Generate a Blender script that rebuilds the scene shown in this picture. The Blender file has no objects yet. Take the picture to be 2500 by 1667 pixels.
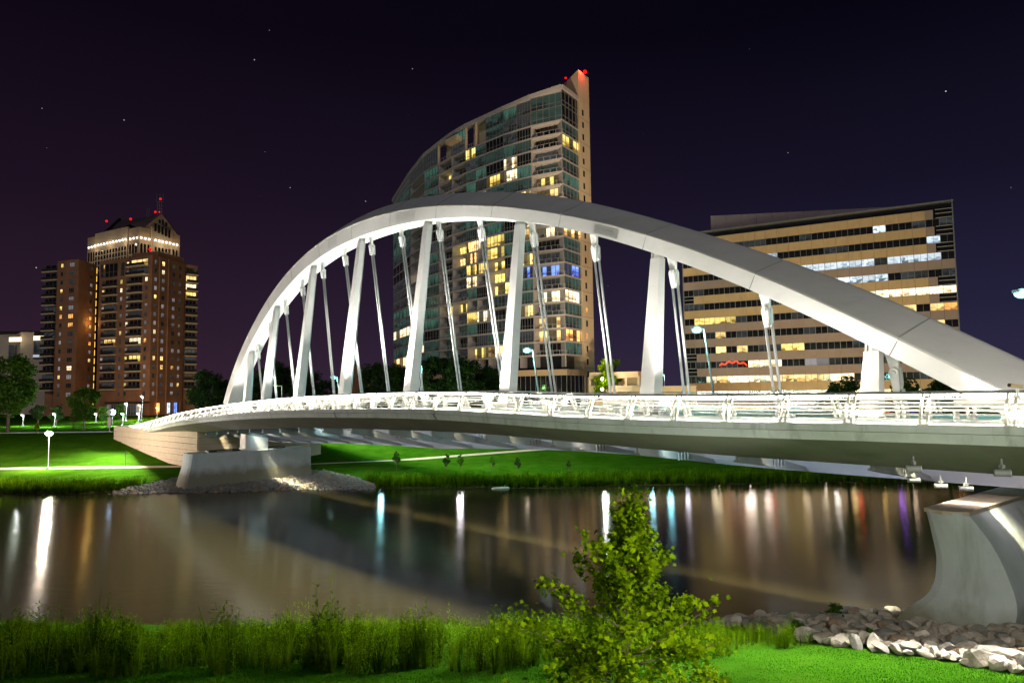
import bpy, math, random
import numpy as np
from mathutils import Matrix, Vector
R = math.radians
random.seed(7)
rng = np.random.default_rng(7)
sc = bpy.context.scene
COL = sc.collection

# ------------------------------------------------------------------ camera
H = 11.5                      # camera height above the river
FPX = 1750.0                  # focal length in photo pixels (2500 wide)
PITCH, ROLL = R(4.134), 0.0125
cam_d = bpy.data.cameras.new('camera'); cam = bpy.data.objects.new('camera', cam_d); COL.objects.link(cam)
cam_d.sensor_width = 36.0; cam_d.lens = 36.0 * FPX / 2500.0
cam_d.clip_start = 0.1; cam_d.clip_end = 6000
cam.matrix_world = Matrix.Translation((0, 0, H)) @ Matrix.Rotation(R(90) + PITCH, 4, 'X') @ Matrix.Rotation(-ROLL, 4, 'Z')
sc.camera = cam
# ------------------------------------------------------------------ sky
w = bpy.data.worlds.new('World'); sc.world = w; w.use_nodes = True
nt = w.node_tree; nt.nodes.clear()
def N(nt, typ, **kw):
    n = nt.nodes.new(typ)
    for k, v in kw.items(): setattr(n, k, v)
    return n
out = N(nt, 'ShaderNodeOutputWorld'); bg = N(nt, 'ShaderNodeBackground')
tc = N(nt, 'ShaderNodeTexCoord'); sep = N(nt, 'ShaderNodeSeparateXYZ')
nt.links.new(tc.outputs['Generated'], sep.inputs[0])
rampL = N(nt, 'ShaderNodeValToRGB'); rampR = N(nt, 'ShaderNodeValToRGB')
def setramp(r, pts):
    e = r.color_ramp.elements
    while len(e) > 1: e.remove(e[-1])
    e[0].position, e[0].color = pts[0][0], (*pts[0][1], 1)
    for p, c in pts[1:]:
        q = e.new(p); q.color = (*c, 1)
setramp(rampL, [(0, (.042, .019, .035)), (.10, (.027, .0125, .027)), (.25, (.0135, .0066, .0165)), (.45, (.0045, .0024, .0075)), (1, (.002, .0012, .004))])
setramp(rampR, [(0, (.034, .028, .066)), (.10, (.020, .018, .050)), (.25, (.0095, .0075, .022)), (.45, (.0022, .0018, .006)), (1, (.0012, .001, .004))])
mix = N(nt, 'ShaderNodeMix', data_type='RGBA')
mr = N(nt, 'ShaderNodeMapRange'); mr.inputs['From Min'].default_value = -.45; mr.inputs['From Max'].default_value = .5
nt.links.new(sep.outputs['Z'], rampL.inputs[0]); nt.links.new(sep.outputs['Z'], rampR.inputs[0])
nt.links.new(sep.outputs['X'], mr.inputs['Value']); nt.links.new(mr.outputs[0], mix.inputs['Factor'])
nt.links.new(rampL.outputs[0], mix.inputs['A']); nt.links.new(rampR.outputs[0], mix.inputs['B'])
vor = N(nt, 'ShaderNodeTexVoronoi'); vor.inputs['Scale'].default_value = 42
nt.links.new(tc.outputs['Generated'], vor.inputs['Vector'])
lt = N(nt, 'ShaderNodeMath', operation='LESS_THAN'); lt.inputs[1].default_value = .030
nt.links.new(vor.outputs['Distance'], lt.inputs[0])
sepc = N(nt, 'ShaderNodeSeparateColor'); nt.links.new(vor.outputs['Color'], sepc.inputs[0])
pw = N(nt, 'ShaderNodeMath', operation='POWER'); pw.inputs[1].default_value = 5; nt.links.new(sepc.outputs[0], pw.inputs[0])
st = N(nt, 'ShaderNodeMath', operation='MULTIPLY'); nt.links.new(lt.outputs[0], st.inputs[0]); nt.links.new(pw.outputs[0], st.inputs[1])
st2 = N(nt, 'ShaderNodeMath', operation='MULTIPLY'); st2.inputs[1].default_value = .8; nt.links.new(st.outputs[0], st2.inputs[0])
add = N(nt, 'ShaderNodeMix', data_type='RGBA', blend_type='ADD'); add.inputs['Factor'].default_value = 1
nt.links.new(mix.outputs['Result'], add.inputs['A']); nt.links.new(st2.outputs[0], add.inputs['B'])
nt.links.new(add.outputs['Result'], bg.inputs[0]); bg.inputs[1].default_value = .86
nt.links.new(bg.outputs[0], out.inputs[0])
# ------------------------------------------------------------------ moonlight
sun_d = bpy.data.lights.new('moonlight', 'SUN'); sun = bpy.data.objects.new('moonlight', sun_d); COL.objects.link(sun)
sun_d.energy = .36; sun_d.angle = R(5); sun_d.color = (.96, .96, 1.0)
sun.rotation_euler = Vector((.10, 1, -.33)).to_track_quat('-Z', 'Y').to_euler()
vs = sc.view_settings; vs.view_transform = 'Standard'; vs.look = 'None'; vs.exposure = 0; vs.gamma = 1; vs.use_curve_mapping = False
sc.cycles.use_denoising = True
sc.cycles.max_bounces = 6; sc.cycles.diffuse_bounces = 3; sc.cycles.glossy_bounces = 3; sc.cycles.transparent_max_bounces = 6
sc.cycles.sample_clamp_indirect = 4.0; sc.cycles.sample_clamp_direct = 0
sc.cycles.caustics_reflective = False; sc.cycles.caustics_refractive = False
sc.cycles.use_light_tree = True

# ------------------------------------------------------------------ helpers
def ray(x, y):
    u = (x - 1250) / FPX; v = (833.5 - y) / FPX
    c, s = math.cos(ROLL), math.sin(ROLL)
    u, v = c * u + s * v, -s * u + c * v
    Y = math.cos(PITCH) - v * math.sin(PITCH); Z = math.sin(PITCH) + v * math.cos(PITCH)
    return u / Y, Z / Y
def at(x, y, D):
    a, b = ray(x, y); return Vector((a * D, D, H + b * D))

def new_mat(name): 
    m = bpy.data.materials.new(name); m.use_nodes = True
    nt = m.node_tree; b = nt.nodes['Principled BSDF']; return m, nt, b
def mat(name, col, rough=.6, metal=0., var=.25, scale=2.0, bump=0., bscale=20, emit=None, es=0., spec=.5, streak=None, coord='Object', dirt=None):
    """principled material with noise variation of colour, optional streaks and relief"""
    m, nt, b = new_mat(name)
    b.inputs['Roughness'].default_value = rough; b.inputs['Metallic'].default_value = metal
    b.inputs['Specular IOR Level'].default_value = spec
    tc = N(nt, 'ShaderNodeTexCoord')
    no = N(nt, 'ShaderNodeTexNoise'); no.inputs['Scale'].default_value = scale; no.inputs['Detail'].default_value = 6; no.inputs['Roughness'].default_value = .62
    if streak:
        mp = N(nt, 'ShaderNodeMapping'); mp.inputs['Scale'].default_value = streak
        nt.links.new(tc.outputs[coord], mp.inputs[0]); nt.links.new(mp.outputs[0], no.inputs['Vector'])
    else: nt.links.new(tc.outputs[coord], no.inputs['Vector'])
    rp = N(nt, 'ShaderNodeValToRGB')
    lo = [max(0, c * (1 - var)) for c in col]; hi = [min(1, c * (1 + var)) for c in col]
    setramp(rp, [(.3, lo), (.7, hi)])
    nt.links.new(no.outputs['Fac'], rp.inputs[0])
    last = rp.outputs[0]
    if dirt:
        n2 = N(nt, 'ShaderNodeTexNoise'); n2.inputs['Scale'].default_value = dirt[1]; n2.inputs['Detail'].default_value = 8; n2.inputs['Roughness'].default_value = .7
        mp2 = N(nt, 'ShaderNodeMapping'); mp2.inputs['Scale'].default_value = dirt[2]
        nt.links.new(tc.outputs[coord], mp2.inputs[0]); nt.links.new(mp2.outputs[0], n2.inputs['Vector'])
        mrr = N(nt, 'ShaderNodeMapRange'); mrr.inputs['From Min'].default_value = .52; mrr.inputs['From Max'].default_value = .75; mrr.inputs['To Max'].default_value = dirt[3]
        nt.links.new(n2.outputs['Fac'], mrr.inputs['Value'])
        mx = N(nt, 'ShaderNodeMix', data_type='RGBA'); mx.inputs['B'].default_value = (*dirt[0], 1)
        nt.links.new(mrr.outputs[0], mx.inputs['Factor']); nt.links.new(last, mx.inputs['A']); last = mx.outputs['Result']
    nt.links.new(last, b.inputs['Base Color'])
    if bump:
        nb = N(nt, 'ShaderNodeTexNoise'); nb.inputs['Scale'].default_value = bscale; nb.inputs['Detail'].default_value = 4
        nt.links.new(tc.outputs[coord], nb.inputs['Vector'])
        bp = N(nt, 'ShaderNodeBump'); bp.inputs['Strength'].default_value = bump; bp.inputs['Distance'].default_value = .05
        nt.links.new(nb.outputs['Fac'], bp.inputs['Height']); nt.links.new(bp.outputs[0], b.inputs['Normal'])
    if emit:
        b.inputs['Emission Color'].default_value = (*emit, 1); b.inputs['Emission Strength'].default_value = es
    return m
def foliage(name, c1, c2, rough=.55):
    m, nt, b = new_mat(name)
    b.inputs['Roughness'].default_value = rough; b.inputs['Specular IOR Level'].default_value = .0
    oi = N(nt, 'ShaderNodeObjectInfo'); tc = N(nt, 'ShaderNodeTexCoord')
    no = N(nt, 'ShaderNodeTexNoise'); no.inputs['Scale'].default_value = 1.7; no.inputs['Detail'].default_value = 8; no.inputs['Roughness'].default_value = .75
    nt.links.new(tc.outputs['Object'], no.inputs['Vector'])
    rp = N(nt, 'ShaderNodeValToRGB'); setramp(rp, [(.18, c1), (.82, c2)])
    at_ = N(nt, 'ShaderNodeAttribute'); at_.attribute_name = 'tint'      # each leaf or plant its own shade
    mm = N(nt, 'ShaderNodeMath', operation='MULTIPLY_ADD'); mm.inputs[1].default_value = .62; nt.links.new(at_.outputs['Fac'], mm.inputs[0])
    m2 = N(nt, 'ShaderNodeMath', operation='MULTIPLY_ADD'); m2.inputs[1].default_value = .9; m2.inputs[2].default_value = -.26; nt.links.new(no.outputs['Fac'], m2.inputs[0]); nt.links.new(m2.outputs[0], mm.inputs[2]); nt.links.new(mm.outputs[0], rp.inputs[0])
    nt.links.new(rp.outputs[0], b.inputs['Base Color'])
    tr = N(nt, 'ShaderNodeBsdfTranslucent'); nt.links.new(rp.outputs[0], tr.inputs[0])
    ms = N(nt, 'ShaderNodeMixShader'); ms.inputs[0].default_value = .35
    nt.links.new(b.outputs[0], ms.inputs[1]); nt.links.new(tr.outputs[0], ms.inputs[2])
    nt.links.new(ms.outputs[0], nt.nodes['Material Output'].inputs[0])
    return m
def glow(name, col, s):
    m, nt, b = new_mat(name); nt.nodes.remove(b)
    e = N(nt, 'ShaderNodeEmission'); e.inputs[0].default_value = (*col, 1); e.inputs[1].default_value = s
    nt.links.new(e.outputs[0], nt.nodes['Material Output'].inputs[0]); return m
def lit(name, bright, dim, s, sx=2.2, sz=2.6, cols=0, keep=.5):
    """a lit room behind a pane: uneven emission (ceiling light, furniture, curtains), a different cut per window"""
    m, nt, b = new_mat(name)
    b.inputs['Base Color'].default_value = (.02, .022, .025, 1); b.inputs['Roughness'].default_value = .08
    tc = N(nt, 'ShaderNodeTexCoord'); oi = N(nt, 'ShaderNodeObjectInfo')
    mp = N(nt, 'ShaderNodeMapping'); mp.inputs['Scale'].default_value = (sx, 1, sz)
    sc_ = N(nt, 'ShaderNodeVectorMath', operation='SCALE'); sc_.inputs[0].default_value = (37, 11, 23)
    nt.links.new(oi.outputs['Random'], sc_.inputs['Scale']); nt.links.new(sc_.outputs[0], mp.inputs['Location'])
    nt.links.new(tc.outputs['Object'], mp.inputs[0])
    no = N(nt, 'ShaderNodeTexVoronoi', distance='CHEBYCHEV'); no.inputs['Scale'].default_value = 1.05
    nt.links.new(mp.outputs[0], no.inputs['Vector'])
    n2 = N(nt, 'ShaderNodeTexNoise'); n2.inputs['Scale'].default_value = 2.5; nt.links.new(mp.outputs[0], n2.inputs['Vector'])
    sp = N(nt, 'ShaderNodeSeparateColor'); nt.links.new(no.outputs['Color'], sp.inputs[0])
    sx_ = N(nt, 'ShaderNodeSeparateXYZ'); nt.links.new(tc.outputs['Object'], sx_.inputs[0])
    a1 = N(nt, 'ShaderNodeMath', operation='MULTIPLY_ADD'); a1.inputs[1].default_value = .75; nt.links.new(sx_.outputs['Z'], a1.inputs[0]); nt.links.new(sp.outputs[0], a1.inputs[2])
    a2 = N(nt, 'ShaderNodeMath', operation='MULTIPLY_ADD'); a2.inputs[1].default_value = .5; nt.links.new(n2.outputs['Fac'], a2.inputs[0]); nt.links.new(a1.outputs[0], a2.inputs[2])
    rp = N(nt, 'ShaderNodeValToRGB')
    setramp(rp, [(.22, [c * .35 for c in dim]), (.42, dim), (.62, [(a_ + b__) / 2 for a_, b__ in zip(bright, dim)]), (1.0, bright)])
    nt.links.new(a2.outputs[0], rp.inputs[0]); nt.links.new(rp.outputs[0], b.inputs['Emission Color'])
    mm = N(nt, 'ShaderNodeMath', operation='MULTIPLY_ADD'); mm.inputs[1].default_value = s * .9; mm.inputs[2].default_value = s * .45
    nt.links.new(oi.outputs['Random'], mm.inputs[0]); es_ = mm.outputs[0]
    if cols:
        c1 = N(nt, 'ShaderNodeMath', operation='MULTIPLY_ADD'); c1.inputs[1].default_value = cols; c1.inputs[2].default_value = cols * .5; nt.links.new(sx_.outputs['X'], c1.inputs[0])
        c2 = N(nt, 'ShaderNodeMath', operation='FLOOR'); nt.links.new(c1.outputs[0], c2.inputs[0])
        c3 = N(nt, 'ShaderNodeMath', operation='MULTIPLY_ADD'); c3.inputs[1].default_value = 91.7; nt.links.new(oi.outputs['Random'], c3.inputs[0]); nt.links.new(c2.outputs[0], c3.inputs[2])
        wn = N(nt, 'ShaderNodeTexWhiteNoise', noise_dimensions='1D'); nt.links.new(c3.outputs[0], wn.inputs['W'])
        c4 = N(nt, 'ShaderNodeMapRange'); c4.inputs['From Min'].default_value = keep; c4.inputs['From Max'].default_value = keep + .12; c4.inputs['To Min'].default_value = 1.0; c4.inputs['To Max'].default_value = .06; nt.links.new(wn.outputs['Value'], c4.inputs['Value'])
        c5 = N(nt, 'ShaderNodeMath', operation='MULTIPLY'); nt.links.new(es_, c5.inputs[0]); nt.links.new(c4.outputs[0], c5.inputs[1]); es_ = c5.outputs[0]
    nt.links.new(es_, b.inputs['Emission Strength'])
    return m

def props(o, label=None, cat=None, group=None, kind=None):
    if label: o['label'] = label
    if cat: o['category'] = cat
    if group: o['group'] = group
    if kind: o['kind'] = kind
    return o
def thing(name, label, cat, loc=(0, 0, 0), group=None):
    o = bpy.data.objects.new(name, None); COL.objects.link(o); o.location = loc; o.empty_display_size = .5
    return props(o, label, cat, group)
def mesh_np(name, V, F, smooth=False, tint=None):
    V = np.asarray(V, dtype=np.float32); F = np.asarray(F, dtype=np.int32); k = F.shape[1]
    me = bpy.data.meshes.new(name)
    me.vertices.add(len(V)); me.vertices.foreach_set('co', V.ravel())
    me.loops.add(F.size); me.loops.foreach_set('vertex_index', F.ravel())
    me.polygons.add(len(F)); me.polygons.foreach_set('loop_start', np.arange(0, F.size, k, dtype=np.int32))
    me.update(calc_edges=True)
    if tint is not None: me.attributes.new('tint', 'FLOAT', 'POINT').data.foreach_set('value', np.asarray(tint, dtype=np.float32))
    if smooth: me.polygons.foreach_set('use_smooth', np.ones(len(F), dtype=bool))
    return me
def link(name, me, m=None, parent=None, M=None):
    o = bpy.data.objects.new(name, me); COL.objects.link(o)
    if m and not me.materials: me.materials.append(m)
    if parent is not None: o.parent = parent
    if M is not None: o.matrix_local = M
    return o
def inst(name, me, m, parent, M):
    """copy that shares mesh data but may carry its own material"""
    o = bpy.data.objects.new(name, me); COL.objects.link(o); o.parent = parent; o.matrix_local = M
    o.material_slots[0].link = 'OBJECT'; o.material_slots[0].material = m
    return o
class MB:
    def __init__(s): s.v = []; s.f = []
    def add(s, V, F):
        b = len(s.v); s.v += [tuple(p) for p in V]; s.f += [tuple(i + b for i in f) for f in F]; return s
    def box(s, c, size, X=(1, 0, 0), Y=(0, 1, 0), Z=(0, 0, 1)):
        c, X, Y, Z = Vector(c), Vector(X), Vector(Y), Vector(Z); a, b, d = size[0] / 2, size[1] / 2, size[2] / 2
        V = [c + X * (a * i) + Y * (b * j) + Z * (d * k) for k in (-1, 1) for j in (-1, 1) for i in (-1, 1)]
        return s.add(V, [(0, 2, 3, 1), (4, 5, 7, 6), (0, 1, 5, 4), (2, 6, 7, 3), (0, 4, 6, 2), (1, 3, 7, 5)])
    def prism(s, poly, z0, z1):
        n = len(poly); V = [(p[0], p[1], z0) for p in poly] + [(p[0], p[1], z1) for p in poly]
        F = [(i, (i + 1) % n, n + (i + 1) % n, n + i) for i in range(n)] + [tuple(range(n - 1, -1, -1)), tuple(range(n, 2 * n))]
        return s.add(V, F)
    def tube(s, p0, p1, r0, r1=None, n=8, cap=True):
        p0, p1 = Vector(p0), Vector(p1); r1 = r0 if r1 is None else r1
        d = (p1 - p0).normalized(); u = d.orthogonal().normalized(); v = d.cross(u)
        V = [p + (u * math.cos(2 * math.pi * i / n) + v * math.sin(2 * math.pi * i / n)) * r for p, r in ((p0, r0), (p1, r1)) for i in range(n)]
        F = [(i, (i + 1) % n, n + (i + 1) % n, n + i) for i in range(n)]
        if cap: F += [tuple(range(n - 1, -1, -1)), tuple(range(n, 2 * n))]
        return s.add(V, F)
    def path(s, pts, r, n=6):
        for a, b in zip(pts[:-1], pts[1:]): s.tube(a, b, r, r, n)
        return s
    def loft(s, rings, closed=True, cap=True):
        n = len(rings[0]); b = len(s.v)
        V = [p for r in rings for p in r]; F = []
        for k in range(len(rings) - 1):
            for i in range(n if closed else n - 1):
                j = (i + 1) % n; F.append((k * n + i, k * n + j, (k + 1) * n + j, (k + 1) * n + i))
        if cap and closed: F += [tuple(range(n - 1, -1, -1)), tuple(range((len(rings) - 1) * n, len(rings) * n))]
        return s.add(V, F)
    def ball(s, c, r, nu=10, nv=6, sz=1.0):
        c = Vector(c); V = []; F = []
        for j in range(nv + 1):
            a = math.pi * j / nv
            for i in range(nu):
                b = 2 * math.pi * i / nu; V.append(c + Vector((math.sin(a) * math.cos(b), math.sin(a) * math.sin(b), math.cos(a) * sz)) * r)
        for j in range(nv):
            for i in range(nu): F.append((j * nu + i, (j + 1) * nu + i, (j + 1) * nu + (i + 1) % nu, j * nu + (i + 1) % nu))
        return s.add(V, F)
    def mesh(s, name, origin=(0, 0, 0), smooth=False):
        o = Vector(origin); me = bpy.data.meshes.new(name)
        me.from_pydata([tuple(Vector(p) - o) for p in s.v], [], s.f); me.validate(clean_customdata=False)
        import bmesh
        bm = bmesh.new(); bm.from_mesh(me); bmesh.ops.recalc_face_normals(bm, faces=bm.faces); bm.to_mesh(me); bm.free()
        if smooth: me.shade_smooth()
        return me
    def build(s, name, m, parent=None, origin=(0, 0, 0), smooth=False):
        return link(name, s.mesh(name, origin, smooth), m, parent)
def point_light(name, parent, loc, col, power, r=.3, spot=None, aim=None, blend=.4):
    d = bpy.data.lights.new(name, 'SPOT' if spot else 'POINT'); d.energy = power; d.color = col; d.shadow_soft_size = r
    o = bpy.data.objects.new(name, d); COL.objects.link(o); o.parent = parent; o.location = loc
    if spot:
        d.spot_size = R(spot); d.spot_blend = blend
        o.rotation_euler = Vector(aim).to_track_quat('-Z', 'Y').to_euler()
    return o
def lerp(x, xs, ys): return float(np.interp(x, xs, ys))
def spline(x, xs, ys):
    """smooth interpolation (monotone-ish cubic hermite)"""
    xs = np.asarray(xs, float); ys = np.asarray(ys, float)
    m = np.gradient(ys, xs); i = int(np.clip(np.searchsorted(xs, x) - 1, 0, len(xs) - 2)); h = xs[i + 1] - xs[i]; u = (x - xs[i]) / h
    if u < 0: return ys[0] + m[0] * (x - xs[0])
    if u > 1: return ys[-1] + m[-1] * (x - xs[-1])
    return (2*u**3-3*u*u+1)*ys[i] + (u**3-2*u*u+u)*h*m[i] + (-2*u**3+3*u*u)*ys[i+1] + (u**3-u*u)*h*m[i+1]

# ------------------------------------------------------------------ materials
M = {}
M['arch_white'] = mat('white painted steel', (.74, .74, .73), .42, var=.05, scale=.35, dirt=((.42, .42, .40), .5, (1, 1, 2.5), .25))
M['deck_concrete'] = mat('pale deck concrete', (.53, .58, .57), .75, var=.13, scale=.7, bump=.25, bscale=9, dirt=((.22, .24, .22), 1.6, (1, 1, .12), .75))
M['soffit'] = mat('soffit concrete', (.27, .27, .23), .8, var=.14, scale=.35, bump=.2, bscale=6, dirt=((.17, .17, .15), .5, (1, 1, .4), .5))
M['girder'] = mat('pale girder steel', (.36, .37, .43), .45, var=.08, scale=.5)
M['beam'] = mat('grey beam steel', (.26, .275, .28), .5, var=.12, scale=.8)
M['road_soffit'] = mat('road soffit panels', (.60, .66, .66), .6, var=.10, scale=.6)
M['rail_metal'] = mat('galvanised railing steel', (.78, .76, .70), .4, metal=0, var=.08, scale=3)
M['handrail'] = mat('grey handrail', (.30, .31, .30), .4, metal=.4, var=.1, scale=2)
M['dark'] = mat('dark steel', (.03, .03, .032), .5, metal=.5)
M['pole'] = mat('painted lamp pole', (.45, .47, .47), .45, metal=.2)
M['pier'] = mat('cast concrete pier', (.50, .56, .58), .8, var=.07, scale=.8, bump=.25, bscale=8, dirt=((.15, .17, .13), .9, (1, 1, .08), .55))
_nt = M['pier'].node_tree; _b = _nt.nodes['Principled BSDF']; _src = _b.inputs['Base Color'].links[0].from_socket      # brown high-water stain
_tc = N(_nt, 'ShaderNodeTexCoord'); _sp = N(_nt, 'ShaderNodeSeparateXYZ'); _nt.links.new(_tc.outputs['Object'], _sp.inputs[0])
_no = N(_nt, 'ShaderNodeTexNoise'); _no.inputs['Scale'].default_value = .9; _no.inputs['Detail'].default_value = 6; _nt.links.new(_tc.outputs['Object'], _no.inputs['Vector'])
_ad = N(_nt, 'ShaderNodeMath', operation='MULTIPLY_ADD'); _ad.inputs[1].default_value = 1.6; _nt.links.new(_no.outputs['Fac'], _ad.inputs[0]); _nt.links.new(_sp.outputs['Z'], _ad.inputs[2])
_mr = N(_nt, 'ShaderNodeMapRange'); _mr.inputs['From Min'].default_value = 3.6; _mr.inputs['From Max'].default_value = 2.5; _mr.inputs['To Max'].default_value = .8; _nt.links.new(_ad.outputs[0], _mr.inputs['Value'])
_mx = N(_nt, 'ShaderNodeMix', data_type='RGBA'); _mx.inputs['B'].default_value = (.15, .125, .055, 1); _nt.links.new(_mr.outputs[0], _mx.inputs['Factor']); _nt.links.new(_src, _mx.inputs['A']); _nt.links.new(_mx.outputs['Result'], _b.inputs['Base Color'])
M['abutment'] = mat('tan concrete blocks', (.50, .42, .33), .85, var=.1, scale=1.2, bump=.3, bscale=10)
M['stone'] = mat('limestone riprap', (.40, .355, .315), .85, var=.4, scale=1.1, bump=.6, bscale=7, dirt=((.50, .45, .42), 3, (1, 1, 1), .6))
M['stone_b'] = mat('brown riprap stone', (.30, .215, .15), .85, var=.35, scale=1.3, bump=.6, bscale=7)
M['stone_c'] = mat('grey riprap stone', (.20, .19, .18), .85, var=.35, scale=1.3, bump=.6, bscale=7, dirt=((.12, .12, .11), 2, (1, 1, 1), .6))
M['path'] = mat('pale concrete path', (.42, .36, .29), .85, var=.12, scale=.5)
M['brick'] = mat('brown brick', (.27, .125, .065), .85, var=.25, scale=.22, bump=.2, bscale=3)
M['tan'] = mat('tan precast panels', (.50, .36, .22), .8, var=.1, scale=.35)
M['band'] = mat('tan spandrel panels', (.50, .345, .175), .75, var=.07, scale=.5, dirt=((.24, .15, .07), 1.2, (1, 1, .25), .35))
M['band_mauve'] = mat('mauve grey spandrel panels', (.30, .22, .18), .75, var=.08, scale=.5)
M['mauve'] = mat('mauve penthouse panels', (.36, .27, .265), .8, var=.08, scale=.3, dirt=((.2, .14, .14), .7, (1, 1, .15), .4))
M['slab'] = mat('pale concrete slab edge', (.38, .345, .335), .8, var=.08, scale=.6)
M['fin'] = mat('cream concrete wall', (.55, .43, .28), .8, var=.07, scale=.2, dirt=((.36, .26, .16), .25, (1, 1, .2), .4))
M['cream'] = mat('cream balcony slab', (.56, .42, .27), .8, var=.08, scale=1)
M['roofing'] = mat('dark metal roof', (.10, .07, .075), .6, var=.2, scale=.2)
M['mullion'] = mat('grey window mullion', (.16, .16, .155), .5, metal=.3)
M['darkglass'] = mat('dark window glass', (.012, .013, .016), .07, var=.3, scale=.6, spec=.6)
M['dimglass'] = lit('unlit room behind glass', (.030, .034, .036), (.010, .012, .014), 1.0)  # faint room light put into the pane as weak emission
M['teal'] = lit('drawn curtains behind green glass', (.042, .120, .088), (.014, .046, .035), .85, 6, .5)
M['teal2'] = lit('dim room behind green glass', (.022, .050, .040), (.005, .011, .010), 1.0)
M['warm'] = lit('warm lit room', (1., .72, .28), (.42, .22, .05), 1.7)
M['warmw'] = lit('warm white lit room', (1., .86, .58), (.55, .40, .20), 2.3)
M['yellow'] = lit('yellow lit room', (1., .78, .22), (.55, .34, .05), 1.6)
M['amber'] = lit('amber lit room', (1., .48, .12), (.4, .14, .03), 1.7)
M['white'] = lit('white lit office', (.80, .92, 1.), (.30, .40, .48), 1.15)
M['bluew'] = lit('blue lit room', (.25, .40, 1.), (.03, .06, .40), 1.6)
M['pinkw'] = lit('pink white lit office', (1., .84, .74), (.62, .40, .28), 2.6)
for _k, _c, _d, _s in (('warm', (1., .70, .26), (.42, .22, .05), 2.6), ('warmw', (1., .86, .55), (.55, .40, .20), 3.0), ('yellow', (1., .76, .20), (.55, .34, .05), 2.4), ('amber', (1., .48, .12), (.4, .14, .03), 2.0), ('bluew', (.22, .38, 1.), (.03, .06, .40), 1.6)): M['p_' + _k] = lit('partly lit flat ' + _k, _c, _d, _s, cols=5, keep=.55)
M['blind'] = lit('window with pale blinds', (.26, .24, .25), (.16, .13, .13), 1.0, .6, .3)
M['leaf_dark'] = foliage('dark tree leaves', (.010, .026, .008), (.045, .085, .022))
M['leaf_mid'] = foliage('tree leaves', (.022, .065, .008), (.075, .15, .02))
M['leaf_maple'] = foliage('maple leaves', (.025, .070, .001), (.24, .37, .006))
M['leaf_weed'] = foliage('tall weeds', (.012, .034, .001), (.15, .27, .005))
M['leaf_lawn'] = foliage('lawn grass', (.004, .050, .001), (.018, .15, .002))
M['bark'] = mat('tree bark', (.085, .062, .045), .9, var=.35, scale=6, bump=.8, bscale=12)
M['red_glow'] = glow('red aviation light', (1, .004, .006), 2.2)
M['soil'] = mat('dark soil', (.05, .045, .03), .95, var=.4, scale=1.5, bump=.5, bscale=6)

# ------------------------------------------------------------------ bridge axes
L3 = at(625, 863, 99); R3 = at(2174, 861, 34)
LO = Vector((L3.x, L3.y, 0)); ax = Vector((R3.x - L3.x, R3.y - L3.y, 0)); SPAN = ax.length; ax.normalize()
sv = Vector((ax.y, -ax.x, 0))
if sv.y > 0: sv = -sv                     # points towards the camera side
def B(t, s, z): return LO + ax * t + sv * s + Vector((0, 0, z))
def hit(x, y, s):
    """where the view ray through a photo pixel meets the vertical plane at offset s -> (t, z)"""
    a, b = ray(x, y); d = Vector((a, 1, 0)); p = LO + sv * s      # d*D . sv = p . sv
    D = p.dot(sv) / d.dot(sv); q = d * D
    return (q - LO).dot(ax), H + b * D

# ------------------------------------------------------------------ ground
PROF_Y = [-400, -50, 0, 5, 10, 15, 20, 23, 34, 37, 40, 50, 80, 86, 89, 108, 115, 140, 170, 6000]
PROF_Z = [10, 10, 9.7, 8.2, 6.5, 5.0, 3.6, 3.0, .75, 0, -1.2, -2.2, -2.2, -.8, 0.05, .95, 1.1, 4.8, 5.2, 5.2]
def wig(x): return 1.1 * math.sin(x * .11 + 1) + .6 * math.sin(x * .31) + .35 * math.sin(x * .83 + 2)
def gz(x, y):
    k = max(0, 1 - abs(y - 89) / 14) if y > 60 else max(0, 1 - abs(y - 36) / 10)
    z = lerp(y + wig(x) * .8 * k, PROF_Y, PROF_Z)
    return z
gx = np.concatenate([[-3000, -1500, -700, -400, -250], np.arange(-170, 171, 2.0), [250, 400, 700, 1500, 3000]])
gy = np.concatenate([[-400, -150, -50, -20], np.arange(-10, 44, 1.0), np.arange(44, 82, 6), np.arange(82, 145, 1.5), np.arange(146, 180, 6), [200, 260, 400, 800, 1600, 3000, 6000]])
V = [(x, y, gz(x, y)) for y in gy for x in gx]; nx = len(gx)
F = [(j*nx+i, j*nx+i+1, (j+1)*nx+i+1, (j+1)*nx+i) for j in range(len(gy)-1) for i in range(nx-1)]
m, nt, b = new_mat('grassy ground')
b.inputs['Roughness'].default_value = 1; b.inputs['Specular IOR Level'].default_value = 0
tc = N(nt, 'ShaderNodeTexCoord'); no = N(nt, 'ShaderNodeTexNoise'); no.inputs['Scale'].default_value = .35; no.inputs['Detail'].default_value = 10; no.inputs['Roughness'].default_value = .7
nt.links.new(tc.outputs['Object'], no.inputs['Vector'])
rp = N(nt, 'ShaderNodeValToRGB'); setramp(rp, [(.32, (.018, .058, .003)), (.5, (.026, .085, .004)), (.72, (.052, .105, .010))]); nt.links.new(no.outputs['Fac'], rp.inputs[0])
sz = N(nt, 'ShaderNodeSeparateXYZ'); nt.links.new(tc.outputs['Object'], sz.inputs[0])
mr = N(nt, 'ShaderNodeMapRange'); mr.inputs['From Min'].default_value = .02; mr.inputs['From Max'].default_value = .25; nt.links.new(sz.outputs['Z'], mr.inputs['Value'])
mx = N(nt, 'ShaderNodeMix', data_type='RGBA'); mx.inputs['A'].default_value = (.055, .045, .025, 1); nt.links.new(mr.outputs[0], mx.inputs['Factor']); nt.links.new(rp.outputs[0], mx.inputs['B'])
nt.links.new(mx.outputs['Result'], b.inputs['Base Color'])
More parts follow.
